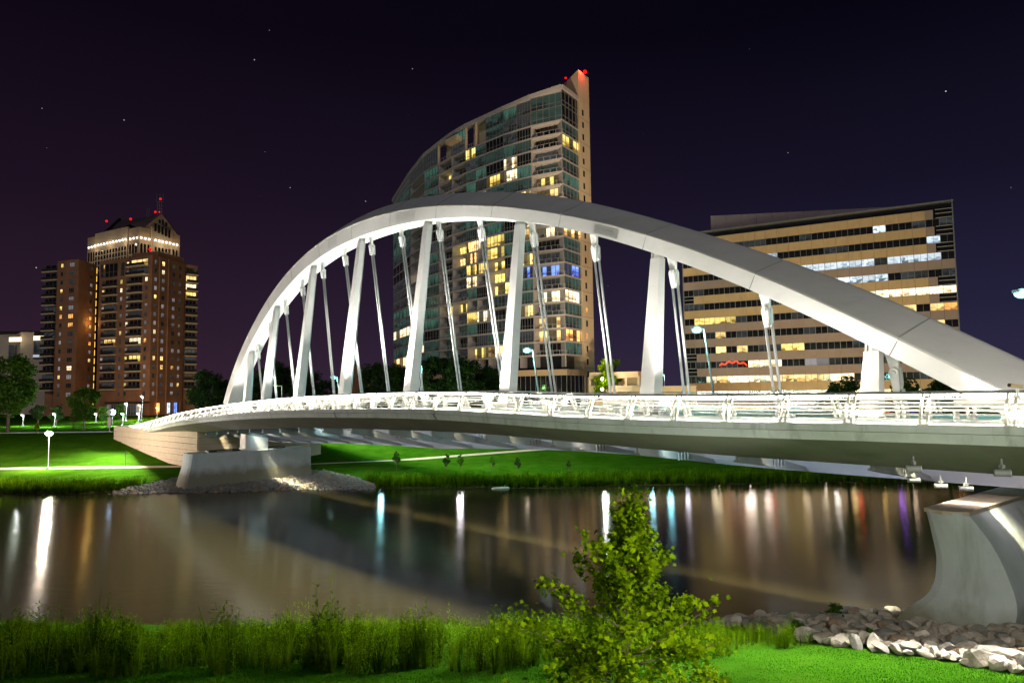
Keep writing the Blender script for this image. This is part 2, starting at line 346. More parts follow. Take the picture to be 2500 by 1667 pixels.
nb = N(nt, 'ShaderNodeTexNoise'); nb.inputs['Scale'].default_value = 7; nb.inputs['Detail'].default_value = 5; nt.links.new(tc.outputs['Object'], nb.inputs['Vector'])
bp = N(nt, 'ShaderNodeBump'); bp.inputs['Strength'].default_value = .8; bp.inputs['Distance'].default_value = .12; nt.links.new(nb.outputs['Fac'], bp.inputs['Height']); nt.links.new(bp.outputs[0], b.inputs['Normal'])
M['ground'] = m
props(link('ground', mesh_np('ground', V, F, True), M['ground']), kind='structure')

# river: one sheet, muddy water with fine ripples
m, nt, b = new_mat('muddy river water')
b.inputs['Base Color'].default_value = (.025, .021, .010, 1); b.inputs['Roughness'].default_value = .105; b.inputs['Anisotropic'].default_value = .68; b.inputs['IOR'].default_value = 1.33
b.inputs['Specular IOR Level'].default_value = .5
tc = N(nt, 'ShaderNodeTexCoord')
def wave(scale, strength, dist, sx, sy, prev=None):
    mp = N(nt, 'ShaderNodeMapping'); mp.inputs['Scale'].default_value = (sx, sy, 1); nt.links.new(tc.outputs['Object'], mp.inputs[0])
    no = N(nt, 'ShaderNodeTexNoise'); no.inputs['Scale'].default_value = scale; no.inputs['Detail'].default_value = 4; nt.links.new(mp.outputs[0], no.inputs['Vector'])
    bp = N(nt, 'ShaderNodeBump'); bp.inputs['Strength'].default_value = strength; bp.inputs['Distance'].default_value = dist
    nt.links.new(no.outputs['Fac'], bp.inputs['Height'])
    if prev: nt.links.new(prev, bp.inputs['Normal'])
    return bp.outputs[0]
n1 = wave(1.3, .18, .03, .3, 1.0); n2 = wave(9, .34, .012, .22, 1.0, n1)
tgv = N(nt, 'ShaderNodeCombineXYZ'); tgv.inputs['Y'].default_value = 1; nt.links.new(tgv.outputs[0], b.inputs['Tangent'])   # ripples run across the stream
nt.links.new(n2, b.inputs['Normal'])
M['water'] = m
me = mesh_np('river', [(-3000, 31, 0), (3000, 31, 0), (3000, 93, 0), (-3000, 93, 0)], [(0, 1, 2, 3)])
props(link('river', me, M['water']), kind='structure')

# path along the far bank
mb = MB(); ring = []
for X in np.arange(-150, 60, 2.0):
    yc = 110.2 + (0 if X < -35 else (X + 35) * .28)
    hw = 1.3 if X < -35 else .65
    ring.append([(X, yc - hw, gz(X, yc - hw) + .05), (X, yc + hw, gz(X, yc + hw) + .05)])
mb.loft(ring, closed=False, cap=False)
props(mb.build('path', M['path']), kind='structure')
mb = MB(); ring = []
for X in np.arange(-170, -60, 2.0):
    yc = 143.5
    ring.append([(X, yc - 1.6, gz(X, yc - 1.6) + .06), (X, yc + 1.6, gz(X, yc + 1.6) + .06)])
mb.loft(ring, closed=False, cap=False)
props(mb.build('path.001', M['path']), kind='structure')

# ------------------------------------------------------------------ bridge
BR = thing('arch_bridge', 'white arch bridge with glowing railings crossing the river', 'bridge', B(40, 0, 0))
BO = BR.location
def K(v): return [c * 1.063 for c in v]
# front face: upper and lower edge (plane s=+0.9); crest (plane s=-1.1)
up_e = [(545, 985), (553, 950), (566, 910), (594, 843), (632, 765), (686, 687), (757, 604), (830, 562), (905, 533), (985, 512), (1063, 505), (1169, 502), (1276, 506), (1382, 521), (1488, 545), (1595, 576), (1701, 620), (1807, 670), (1913, 722), (2000, 735+24), (2106, 790), (2213, 833), (2338, 895), (2465, 961), (2600, 1036)]
lo_e = [(588, 985), (592, 950), (598, 910), (618, 838), (660, 768), (712, 702), (780, 631), (850, 595), (912, 570), (985, 545), (1063, 535), (1169, 532), (1276, 536), (1382, 556), (1488, 584), (1595, 618), (1701, 664), (1807, 708), (1913, 755), (2000, 781), (2117, 838), (2213, 881), (2298, 922), (2373, 961), (2500, 1025)]
cr_e = [(985, 487), (1063, 477), (1169, 469), (1276, 470), (1382, 482), (1488, 503), (1595, 533), (1701, 570), (1807, 608), (1913, 650), (2000, 689-24+0), (2108, 700), (2213, 749), (2349, 803), (2500, 876), (2700, 985)]
up_e[19] = (2000, 735); cr_e[10] = (2010, 668); up_e[18] = (1913, 700); up_e[20] = (2106, 782); lo_e[18] = (1913, 742); lo_e[17] = (1807, 698)
cr_e[9] = (1913, 633); up_e[17] = (1807, 658)
def curve(pts, s, deg):
    q = np.array([hit(x, y, s) for x, y in pts])
    # resample by chord length, then smooth with a polynomial in the chord parameter
    c = np.concatenate([[0], np.cumsum(np.hypot(*(q[1:] - q[:-1]).T))]); c /= c[-1]
    wts = np.ones(len(c)); pt = np.polynomial.Polynomial.fit(c, q[:, 0], deg, w=wts); pz = np.polynomial.Polynomial.fit(c, q[:, 1], deg, w=wts)
    u = np.linspace(0, 1, 240); return np.stack([pt(u), pz(u)], 1)
FS, BS = .9, -1.2
cu, cl, cc = curve(up_e, FS, 7), curve(lo_e, FS, 7), curve(cr_e, BS, 5)
NA = 96
def by_x(c, t):  return np.interp(t, c[:, 0], c[:, 1])
# stations along the upper front edge; lower edge found along the local normal
def resample(c, n):
    d = np.concatenate([[0], np.cumsum(np.hypot(*(c[1:] - c[:-1]).T))]); u = np.linspace(0, d[-1], n)
    return np.stack([np.interp(u, d, c[:, 0]), np.interp(u, d, c[:, 1])], 1)
cu = resample(cu, NA); rings = []; arch_low = []; arch_top = []
for i, p in enumerate(cu):
    tg = cu[min(i + 1, NA - 1)] - cu[max(i - 1, 0)]; tg /= np.hypot(*tg); n = np.array([-tg[1], tg[0]])      # outward
    if n[1] < 0 and tg[0] > 0: n = -n
    # distance to the lower edge along -n
    rel = cl - p; al = rel @ tg; j = np.argmin(np.abs(al) + (np.abs(rel @ n) > 6) * 50); th = float(np.clip(-(rel[j] @ n), .85, 1.7))
    # crest height: along +n to the crest curve, hidden on the left limb
    rel = cc - p; al = rel @ tg; j = np.argmin(np.abs(al)); g = float(rel[j] @ n) if abs(al[j]) < 1.0 else 1.6
    g = float(np.clip(g, .9, 3.2))
    rings.append([p, th, g, n])
ths = np.array([r[1] for r in rings]); gs = np.array([r[2] for r in rings])
ker = np.ones(13) / 13
ths = np.convolve(np.pad(ths, 6, 'edge'), ker, 'valid'); gs = np.convolve(np.pad(gs, 6, 'edge'), ker, 'valid')
sec = []; arch_cr = []
for (p, _, _, n), th, g in zip(rings, ths, gs):
    lo = p - n * th; cr = p + n * g
    arch_low.append(lo); arch_top.append(p); arch_cr.append(cr)
    pts = [(FS, lo), (FS + .02, lo + (p - lo) * .97), (FS - .04, p + n * .05), (BS + .1, cr - n * .06), (BS - .1, cr), (BS - .35, p + n * .1), (BS + .1, lo)]
    sec.append([B(q[0], s, q[1]) for s, q in pts])
arch_low = np.array(arch_low); arch_top = np.array(arch_top)
mb = MB(); mb.loft(sec); arch = mb.build('arch', M['arch_white'], BR, BO)
# weld seams and vent panels of the arch
def arch_frame(i):
    p = Vector((0, 0, 0)); lo, up = arch_low[i], arch_top[i]; return B(lo[0], FS, lo[1]), B(up[0], FS, up[1])
# seam line along the upper edge of the front face
mb = MB()
for i in range(0, NA - 1):
    a0, a1 = [B(*(lambda q: (q[0], FS + .03, q[1]))(arch_low[j] + (arch_top[j] - arch_low[j]) * .93)) for j in (i, i + 1)]
    mb.tube(a0, a1, .03, n=4, cap=False)
mb.build('seam', M['rail_metal'], arch, BO)
for i in range(5, NA - 1, 7):
    lo, up, cr = arch_low[i], arch_top[i], arch_cr[i]
    mb = MB(); mb.tube(B(lo[0], FS + .012, lo[1]), B(up[0], FS + .012, up[1]), .022, n=4); mb.build('plate_joint', M['handrail'], arch, BO)
    mb = MB(); mb.tube(B(up[0], FS - .02, up[1] + .07), B(cr[0], BS + .1, cr[1] - .04), .022, n=4); mb.build('plate_joint', M['handrail'], arch, BO)
# vent panels: rows of slots
def vent(i0, i1, v0, v1, rows=7, cols=14):
    mb = MB()
    for r in range(rows):
        for c in range(cols):
            f = i0 + (i1 - i0) * (c + .5) / cols; i = int(f); fr = f - i
            lo = arch_low[i] * (1 - fr) + arch_low[i + 1] * fr; up = arch_top[i] * (1 - fr) + arch_top[i + 1] * fr
            v = v0 + (v1 - v0) * (r + .5) / rows; q = lo + (up - lo) * v; tg = arch_low[i + 1] - arch_low[i]; tg = tg / np.hypot(*tg)
            X = ax * tg[0] + Vector((0, 0, tg[1])); Z = X.cross(sv)
            mb.box(B(q[0], FS + .02, q[1]), (.16, .02, .03), X, sv, Z)
    mb.build('vent_panel', M['pole'], arch, BO)['kind'] = 'stuff'
def arch_i(x):   # station whose front face shows at photo column x
    px = []
    for q in arch_top:
        w_ = B(q[0], FS, q[1]); px.append(FPX * w_.x / w_.y + 1250)
    return int(np.argmin(np.abs(np.array(px) - x)))
for xa, xb in ((1455, 1515), (965, 1010), (795, 812)):
    vent(arch_i(xa), max(arch_i(xb), arch_i(xa) + 2), .15, .85, 7, 12)
# deck height and plan
# deck top edge from photo: (x, y, distance)
def z_px(x, y, D): return H + ray(x, y)[1] * D
EDGE_T = [-60, -47, -38, -28, -18, -8, 2, 12, 22, 32, 42, 57, 72, 90, 105, 125]
EDGE_S = [6.8, 6.3, 6.1, 6.2, 6.5, 7.0, 7.7, 8.3, 8.7, 9.0, 9.0, 8.5, 7.5, 6.0, 4.9, 4.2]
ypx = ([300, 310, 365, 425, 490, 560, 640, 700, 792, 900, 1069, 1250, 1500, 1800, 2100, 2300, 2500], [1062, 1056, 1044, 1028, 1018, 1010, 1004, 1001, 999, 998, 999, 1007, 1024, 1033, 1037, 1039, 1041])
edge_z = []
for t_, s_ in zip(EDGE_T, EDGE_S):
    p = B(t_, s_, 0); x = FPX * p.x / p.y + 1250
    edge_z.append(z_px(x, float(np.interp(x, *ypx)), p.y) if x < 2500 and p.y > 20 else None)
last = [z for z in edge_z if z is not None][-1]
edge_z = [last if z is None else z for z in edge_z]
def es(t): return spline(t, EDGE_T, EDGE_S)
def ez(t): return spline(t, EDGE_T, edge_z)
T0, T1 = -48.0, 122.0
ts = np.arange(T0, T1 + .1, 1.7)
DW = 5.2
sec = []
for t in ts:
    s, z = es(t), ez(t); kd = lerp(t, [70, 95], [1.85, 2.2])
    prof = [(s, z), (s + .02, z - .30), (s - .06, z - .33), (s - .16, z - .70), (s - 3.4, z - kd + .1), (s - 4.2, z - kd), (s - 5.0, z - 1.2), (s - DW, z - .35), (s - DW, z), (s - DW + .3, z), (s - .3, z)]
    sec.append([B(t, a, c) for a, c in prof])
mb = MB(); mb.loft(sec)
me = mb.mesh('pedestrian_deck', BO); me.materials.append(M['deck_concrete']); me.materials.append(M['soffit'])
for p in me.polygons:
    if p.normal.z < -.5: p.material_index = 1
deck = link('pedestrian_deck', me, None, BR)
for tj in (57.5, 43.2):
    mb = MB()
    for (a0, c0), (a1, c1) in (((.03, -.0), (.05, -.31)), ((-.02, -.33), (-.13, -.70))):
        mb.tube(B(tj, es(tj) + a0, ez(tj) + c0), B(tj + .35, es(tj) + a1, ez(tj) + c1), .03, n=4)
    mb.build('expansion_joint', M['dark'], deck, BO)
# road deck and its box girder
def rz(t): return ez(t) - .25
sec = []; sec2 = []
for t in ts:
    z = rz(t); dep = lerp(t, [-48, 0, 40, 66, 85, 122], [1.6, 3.6, 3.85, 2.95, 3.0, 3.1])
    s0 = -3.6; s1 = -16.5
    sec.append([B(t, a, c) for a, c in [(s0, z), (s0, z - .55), (s0 - 2.0, z - 1.05), (s1 + .8, z - 1.05), (s1, z - .55), (s1, z)]])
    sec2.append([B(t, a, c) for a, c in [(-4.3, z - 1.35), (-3.7, z - dep), (-5.6, z - dep), (-6.2, z - 1.35)]])
mb = MB(); mb.loft(sec)
me = mb.mesh('road_deck', BO); me.materials.append(M['deck_concrete']); me.materials.append(M['road_soffit'])
for p in me.polygons:
    if p.normal.z < -.3: p.material_index = 1
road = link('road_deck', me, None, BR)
mb = MB(); mb.loft(sec2); mb.build('box_girder', M['girder'], BR, BO)
# hanger tops from the photo -> stations
hx = K([588, 617, 652, 690, 737, 787, 848, 917, 1003, 1098, 1218, 1360, 1540, 1753, 2045]); hy = K([812, 760, 705, 660, 620, 580, 545, 525, 510, 500, 515, 545, 600, 680, 810])
ht = [hit(x, y, 0)[0] for x, y in zip(hx, hy)]
hbx = K([605, 640, 683, 727, 772, 837, 898, 975, 1063, 1163, 1277, 1412, 1582, 1783, 2070])
sbx = K([566, 607, 683, 788, 940, 1165, 1492, 1998]); stx = K([578, 637, 722, 832, 985, 1197, 1513, 2008]); sty = K([812, 703, 615, 548, 512, 516, 596, 805])
def low_at(t):
    """lower edge of the arch at station t"""
    return float(np.interp(t, arch_low[:, 0], arch_low[:, 1]))
def s_for(x, t):
    """offset s at which station t shows at photo column x (at railing level)"""
    u = ray(x, 962)[0]; p = LO + ax * t        # (p + sv s).x = u (p + sv s).y
    return (u * p.y - p.x) / (sv.x - u * sv.y)
for k, (t, xb) in enumerate(zip(ht, hbx)):
    zl = low_at(t) + .12
    sb = float(np.clip(s_for(xb, t), -4.1, -1.3)); zb = rz(t) - .3
    top = B(t, -.15, zl); bot = B(t, sb, zb); d = (bot - top).normalized()
    n2 = ax.cross(d).normalized()
    # gusset plate: lofted trapezoid below the arch
    gl = 1.0
    mb = MB(); rg = []
    for f, wdt, th in ((-.7, .44, .11), (.35, .28, .09), (1.0, .20, .08)):
        c = top + d * (gl * f); rg.append([c + ax * (wdt * a) + n2 * (th * b_) for a, b_ in ((-1, -1), (1, -1), (1, 1), (-1, 1))])
    mb.loft(rg); hg = mb.build('hanger', M['arch_white'], BR, BO)
    # clevis: two lobes round the pin
    mb = MB(); c = top + d * 1.05
    for sd in (-.16, .16):
        mb.tube(c + n2 * (sd - .06), c + n2 * (sd + .06), .23, n=12)
        rg = [[c + d * q + ax * (wdt * a) + n2 * (sd + .09 * b_) for a, b_ in ((-1, -1), (1, -1), (1, 1), (-1, 1))] for q, wdt in ((0, .22), (.7, .17), (.95, .10))]
        mb.loft(rg)
    mb.tube(c - n2 * .34, c + n2 * .34, .11, n=8)
    mb.build('clevis', M['arch_white'], hg, BO)
    for sd in (-.20, .20):
        mb = MB(); mb.tube(c + d * .9 + ax * sd, bot + ax * sd, .085, n=8); mb.build('rod', M['arch_white'], hg, BO, True)
st_stations = []
for k in range(8):
    t, zt = hit(stx[k], sty[k], .2)
    zt = low_at(t) + .2
    sb = float(np.clip(s_for(sbx[k], t), .2, 3.6)); zb = ez(t) - .6
    st_stations.append(t)
    top = B(t, .25, zt - .55); bot = B(t, sb, zb); d = (top - bot).normalized(); n2 = ax.cross(d).normalized()
    wb, wt = (.68, .42) if k < 7 else (.56, .38)
    rg = []
    for c, wd in ((bot, wb), (top, wt)):
        ch = .22 * wd
        # chamfered rectangular shaft, rotated to show an edge
        poly = [(-wd, -wd * .9), (wd * .35, -wd * .9), (wd, -wd * .35), (wd, wd * .9), (-wd * .7, wd * .9), (-wd, wd * .6)]
        rg.append([c + ax * a + n2 * b_ for a, b_ in poly])
    mb = MB(); mb.loft(rg); strut = mb.build('strut', M['arch_white'], BR, BO)
    mb = MB()
    mb.tube(top + ax * .05 + d * -.5 + n2 * .1, top + d * .35 + ax * .05 + n2 * .1, wt * .72, wt * .66, n=12)
    for a in (-.75, -.1, .45): mb.box(top + d * .25 + ax * (a * wt), (.09, wt * 1.3, .9), ax, n2, d)
    mb.build('strut_head', M['arch_white'], strut, BO)
    mb = MB(); mb.box(bot + d * .75, (wb * 2.6, wb * 2.4, .16), ax, n2, d); mb.build('base_plate', M['arch_white'], strut, BO)
# floor beams between the decks
bt = [ht[0] - 12.6, ht[0] - 6.3] + list(ht) + [ht[-1] + 6.0, ht[-1] + 12]
for t in bt:
    s0, z0 = es(t) - 4.0, ez(t) - 1.55; z1 = rz(t) - 1.3; dep = lerp(t, [-48, 0, 40, 66, 85, 122], [1.4, 3.3, 3.6, 2.7, 2.75, 2.8])
    mb = MB()
    rg = []
    for f in np.linspace(0, 1, 7):
        s = s0 + (-3.72 - s0) * f; dg = lerp(t, [-48, 0, 40, 66, 85, 122], [1.6, 3.6, 3.85, 2.95, 3.0, 3.1]); zt = (z0 + .15) * (1 - f) + (rz(t) - dg + .25) * f; zb = (z0 - .65) * (1 - f) + (rz(t) - dg + .06) * f
        rg.append([B(t - .07, s, zb), B(t + .07, s, zb), B(t + .07, s, zt), B(t - .07, s, zt)])
    mb.loft(rg)
    fb = mb.build('floor_beam', M['beam'], BR, BO)
    mb = MB(); rg = [[p + (ax * a) + Vector((0, 0, b_)) for a, b_ in ((-.2, -.05), (.2, -.05), (.2, .05), (-.2, .05))] for p in [(r[0] + r[1]) / 2 for r in rg]]
    mb.loft(rg); mb.build('bottom_flange', M['beam'], fb, BO)
    mb = MB(); f = .55; s = s0 + (-3.72 - s0) * f
    for a in (-.45, -.15, .15, .45):
        mb.box(B(t + .12, s + a, z0 + .1 + (rz(t) - dep - z0) * f * .35), (.18, .05, 1.0), ax, sv)
        mb.tube(B(t + .2, s + a, z0 - .5 + (rz(t) - dep - z0) * f * .35), B(t + .2, s + a, z0 - .95 + (rz(t) - dep - z0) * f * .35), .06, n=6)
    mb.build('stiffener', M['beam'], fb, BO)

# railings
M['strip'] = glow('railing light strip', (1, .94, .82), 110)
M['strip_inner'] = glow('inner railing light strip', (1, .94, .82), 22)
post_cache = {}
def railing(tag, sfun, zfun, t0, t1, inward, step, strip_mat, detail=True, spill=0):
    """leaning railing; inward = +1 if the walkway lies towards -s"""
    tt = np.arange(t0, t1, 1.35)
    lean = .55
    def pt(t, h, o=0): return B(t, sfun(t) - inward * (lean * (h / 1.2) ** 1.4 + o + .14), zfun(t) + h)
    mb = MB(); rg = []
    for t in tt:
        p = pt(t, 1.2); X = sv * -inward
        rg.append([p + X * a + Vector((0, 0, b_)) for a, b_ in ((-.13, -.03), (-.10, .055), (.10, .055), (.13, -.03))])
    mb.loft(rg); rl = mb.build('railing', M['handrail'], BR, BO)
    if detail:
        for h in (.22, .40, .58, .76, .94):
            mb = MB(); rg = []
            for t in tt:
                p = pt(t, h); rg.append([p + sv * (.022 * a) + Vector((0, 0, .022 * b_)) for a, b_ in ((-1, -1), (1, -1), (1, 1), (-1, 1))])
            mb.loft(rg); mb.build('rail_bar', M['rail_metal'], rl, BO)
    # post: a pair of leaning flat bars on a foot plate (shared mesh)
    mb = MB(); hs = np.linspace(0, 1.2, 6)
    for dx in (-.13, .13):
        rg = []
        for h in hs:
            c = Vector((dx, (lean * (h / 1.2) ** 1.4 + .14) * -1, h)); wdt = .095 - .035 * h
            rg.append([c + Vector((.045 * a, wdt * b_, 0)) for a, b_ in ((-1, -1), (1, -1), (1, 1), (-1, 1))])
        mb.loft(rg)
    mb.box((0, -.16, .02), (.42, .3, .04))
    key = (inward,)
    if key not in post_cache: post_cache[key] = mb.mesh('railing_post'); post_cache[key].materials.append(M['rail_metal'])
    for t in np.arange(t0 + .5, t1, step):
        a = (B(t + .1, sfun(t + .1), 0) - B(t - .1, sfun(t - .1), 0)).normalized(); nrm = Vector((0, 0, 1)).cross(a)      # +Y local = outward
        if nrm.dot(sv) * inward < 0: nrm = -nrm
        Mx = Matrix((a.to_4d(), nrm.to_4d(), Vector((0, 0, 1, 0)))).transposed() if False else Matrix.Identity(4)
        for r_ in range(3): Mx[r_][0], Mx[r_][1], Mx[r_][2] = a[r_], nrm[r_], (0, 0, 1)[r_]
        Mx.translation = B(t, sfun(t), zfun(t)) - BO
        link('railing_post', post_cache[key], None, rl, Mx)
    # light strip under the inner edge of the handrail, in lengths
    if spill:      # area lights added under the handrail, without fixtures, to wash river and banks
        for a in np.arange(t0 + 2.7, t1 - 2.7, 5.4):
            p = pt(a, .9, -.12); d_ = bpy.data.lights.new('handrail_lamp', 'AREA'); d_.shape = 'RECTANGLE'; d_.size = 5.3; d_.size_y = .05; d_.energy = spill * (lerp(a, [-30, -16, -4, 10, 50, 84, 100], [1.6, 1.2, .12, .12, 1.0, 1.1, .42]) if inward > 0 else 1 if sfun(a) > -10 else lerp(a, [20, 45], [1.3, .30])) * (lerp(a, [8, 20], [2.8, 1]) if inward < 0 and sfun(a) > -10 else 1); d_.color = (1, .95, .80) if inward > 0 else ((1, .90, .58) if sfun(a) > -10 else (.82, 1, .70)); gap = inward < 0 and sfun(a) > -10; d_.spread = R(76 if inward > 0 else 44 if gap else 100)
            o = bpy.data.objects.new('handrail_lamp', d_); COL.objects.link(o); o.parent = rl
            X = (B(a + .5, sfun(a + .5), 0) - B(a - .5, sfun(a - .5), 0)).normalized(); D_ = (sv * inward * (.72 if inward > 0 else .26 if gap else .95) - Vector((0, 0, .69 if inward > 0 else .97 if gap else .30))).normalized(); Z = -D_; Y = Z.cross(X).normalized(); X = Y.cross(Z)
            Mx = Matrix.Identity(4)
            for r_ in range(3): Mx[r_][0], Mx[r_][1], Mx[r_][2] = X[r_], Y[r_], Z[r_]
            Mx.translation = p - BO; o.matrix_local = Mx
    for a in (np.arange(t0 + .3, t1 - 1.3, 2.7) if strip_mat else ()):
        mb = MB(); rg = []
        for t in np.linspace(a, a + 2.45, 3):
            p = pt(t, 1.10, .16); rg.append([p + sv * (.035 * q) + Vector((0, 0, .03 * b_)) for q, b_ in ((-1, -1), (1, -1), (1, 1), (-1, 1))])
        mb.loft(rg, cap=True); mb.build('light_strip', strip_mat, rl, BO)
    return rl
railing('outer', es, ez, T0 + .5, T1 - .5, 1, 2.75, M['strip'], True, 1350)
railing('inner', lambda t: es(t) - DW, ez, T0 + .5, T1 - .5, -1, 2.75, M['strip_inner'], True, 620)
railing('road', lambda t: -3.6, rz, T0 + .5, T1 - .5, 1, 4.1, None, False)
railing('roadfar', lambda t: -16.5, rz, T0 + .5, T1 - .5, -1, 4.1, None, False, 950)

# ------------------------------------------------------------------ piers and abutment
def pier(label, t0, levels, s_back, loc):
    """levels: (z, t_left, t_right, s_end)"""
    o = thing('bridge_pier', label, 'pier', loc, 'bridge piers'); rg = []
    zs = np.linspace(levels[0][0], levels[-1][0], 44); Lz = [l[0] for l in levels]
    for z in zs:
        tl, tr, se = [spline(z, Lz, [l[i] for l in levels]) for i in (1, 2, 3)]
        poly = [(tl, s_back), (tl, se - .35)]
        for f in (.12, .3, .5, .7, .88): poly.append((tl + (tr - tl) * f, se - .35 + .35 * math.sin(math.pi * f) ** .6))
        poly += [(tr, se - .35), (tr, s_back)]
        rg.append([B(t0 + a, s, z) for a, s in poly])
    mb = MB(); mb.loft(rg); body = mb.build('pier_body', M['pier'], o, loc)
    z1 = zs[-1]; tl, tr, se = levels[-1][1:]
    return o, body, z1
NP_T = 0
# near pier: place its tip by the photo
tip = at(2257, 1243, 31.5); tn = (Vector((tip.x, tip.y, 0)) - LO).dot(ax); sn = (Vector((tip.x, tip.y, 0)) - LO).dot(sv)
zt = tip.z
np_loc = B(tn + 1, sn - 4, 0)
o, body, z1 = pier('pale concrete pier with flared base standing among the near bank rocks', tn,
[(-1.0, -1.6, 3.0, sn + 1.1), (1.0, -1.5, 3.05, sn + .95), (1.9, -.9, 3.12, sn + .6), (2.6, -.15, 3.2, sn + .3), (4.0, .25, 2.84, sn + .05), (5.26, .12, 2.27, sn + .05), (zt, .0, 1.6, sn + .2)], sn - 16, np_loc)
mb = MB(); mb.prism([B(tn + a, s, 0) for a, s in ((-.06, sn - 16), (-.06, sn - .1), (.8, sn + .3), (1.68, sn - .1), (1.68, sn - 16))], zt - .10, zt + .06)
mb.build('pier_cap', M['abutment'], o, np_loc)
fp_loc = B(3, 2, 0)
o, body, z1 = pier('pale concrete pier standing in the rocks of the far bank', 2.2,
    [(-1.0, -2.4, 2.5, 10.6), (1.0, -2.1, 2.3, 10.2), (2.8, -1.7, 2.1, 9.8), (4.45, -1.7, 2.2, 9.6)], -6.2, fp_loc)
mb = MB()
for s in (6.5, 3.5, 1.0, -2.5): mb.box(B(2.4, s, 4.58), (1.6, 1.0, .22), ax, sv)
for s in (5.0, -1.0): mb.box(B(2.6, s, 4.66), (1.0, 2.4, .12), ax, sv)
mb.build('bearing', M['dark'], o, fp_loc)
# column between pier and arch foot on the far side
mb = MB(); mb.loft([[B(2.2 + a, s, z) for a, s in ((-1.1, 2.4), (1.1, 2.4), (1.1, -.6), (-1.1, -.6))] for z in (4.4, ez(2) - 1.0)]); mb.build('arch_foot', M['arch_white'], o, fp_loc)
# abutment wall: coursed tan concrete
ab_loc = B(-36, 2, 0)
ab = thing('abutment_wall', 'tan coursed concrete abutment wall at the far end of the bridge', 'wall', ab_loc)
mb = MB(); nC = 6; zt_ = 6.2
def ab_pts(z, e=0): 
    return [B(-35.5 + e, 6.0, z), B(-14.0 + e, 3.6, z)]
mb.prism([B(-35, 5.7, 0), B(-14, 3.3, 0), B(-14, -16, 0), B(-58, -16, 0), B(-52, 7.4, 0)], -.2, 6.4)
mb.build('wall_core', M['soffit'], ab, ab_loc)
zc = -.1
p_seq = [B(-52, 7.5, 0), B(-35, 5.8, 0), B(-14, 3.4, 0), B(-14, -14, 0)]
for k in range(7):
    z0 = zc + k * .93; z1 = z0 + .86
    if z1 > 6.5: break
    for a, b_ in zip(p_seq[:-1], p_seq[1:]):
        d = (b_ - a); ln = d.length; d.normalize(); nn = Vector((d.y, -d.x, 0)); 
        if nn.y > 0: nn = -nn
        mb = MB(); mb.box((a + b_) / 2 + nn * .06 + Vector((0, 0, (z0 + z1) / 2)), (ln, .22, z1 - z0), d, nn); mb.build('course', M['abutment'], ab, ab_loc)

# ------------------------------------------------------------------ stones
def stone_meshes(n, seed):
    out = []; r = np.random.default_rng(seed)
    for k in range(n):
        import bmesh
        bm = bmesh.new(); bmesh.ops.create_icosphere(bm, subdivisions=2, radius=.5)
        dirs = r.normal(size=(9, 3)); dirs /= np.linalg.norm(dirs, axis=1)[:, None]; cut = r.uniform(.22, .40, 9)
        sc_ = np.array([r.uniform(.9, 1.4), r.uniform(.7, 1.0), r.uniform(.55, .85)])
        for v in bm.verts:
            p = np.array(v.co)
            for d, c in zip(dirs, cut):
                e = p @ d
                if e > c: p = p - d * (e - c)
            p = p * sc_ * r.uniform(.98, 1.02); v.co = p
        me = bpy.data.meshes.new('stone'); bm.to_mesh(me); bm.free(); out.append(me)
    return out
SM = stone_meshes(14, 3)
for me in SM: me.materials.append(M['stone'])
def in_poly(x, y, P):
    c = False; j = len(P) - 1
    for i in range(len(P)):
        if (P[i][1] > y) != (P[j][1] > y) and x < (P[j][0] - P[i][0]) * (y - P[i][1]) / (P[j][1] - P[i][1]) + P[i][0]: c = not c
        j = i
    return c
def stones(bank, poly, smin, smax, target, zfun, nind, tries=20000, seed=1, mats=('stone', 'stone', 'stone_b', 'stone_c'), vis=None, pad=.62):
    r = random.Random(seed); pts = []; xs = [p[0] for p in poly]; ys = [p[1] for p in poly]; cell = {}
    for _ in range(tries):
        if len(pts) >= target: break
        x, y = r.uniform(min(xs), max(xs)), r.uniform(min(ys), max(ys))
        if not in_poly(x, y, poly) or (vis and not vis(x, y)): continue
        s = smin + (smax - smin) * r.random() ** 2.2; ci = (int(x // smax), int(y // smax)); ok = True
        for i in (-1, 0, 1):
            for j in (-1, 0, 1):
                for (a, b_, q) in cell.get((ci[0] + i, ci[1] + j), ()):
                    if (a - x) ** 2 + (b_ - y) ** 2 < ((q + s) * .5 * pad) ** 2: ok = False; break
        if ok: pts.append((x, y, s)); cell.setdefault(ci, []).append((x, y, s))
    pts.sort(key=lambda p: -p[2] / max(p[1], 5))
    rest = MB()
    for k, (x, y, s) in enumerate(pts):
        me = SM[k % len(SM)]
        Mx = Matrix.Translation((x, y, zfun(x, y) + s * .18)) @ Matrix.Rotation(r.uniform(0, 6.28), 4, 'Z') @ Matrix.Rotation(r.uniform(-.6, .6), 4, 'X') @ Matrix.Rotation(r.uniform(-.6, .6), 4, 'Y') @ Matrix.Scale(s * 1.25, 4)
        if k < nind: inst('stone', me, M[r.choice(mats)], bank, Mx)
        else: rest.add([Mx @ v.co for v in me.vertices], [tuple(p.vertices) for p in me.polygons])
    if rest.v:
        o = rest.build('stone_heap', M[mats[0]], bank); o['kind'] = 'stuff'
    return len(pts)
def near_z(x, y): return gz(x, y) + .1
poly_n = [(9.3, 36.5), (10.2, 31), (11.2, 27.6), (13.2, 23), (14.6, 19.5), (17, 15), (34, 15), (40, 38), (22, 38.5)]
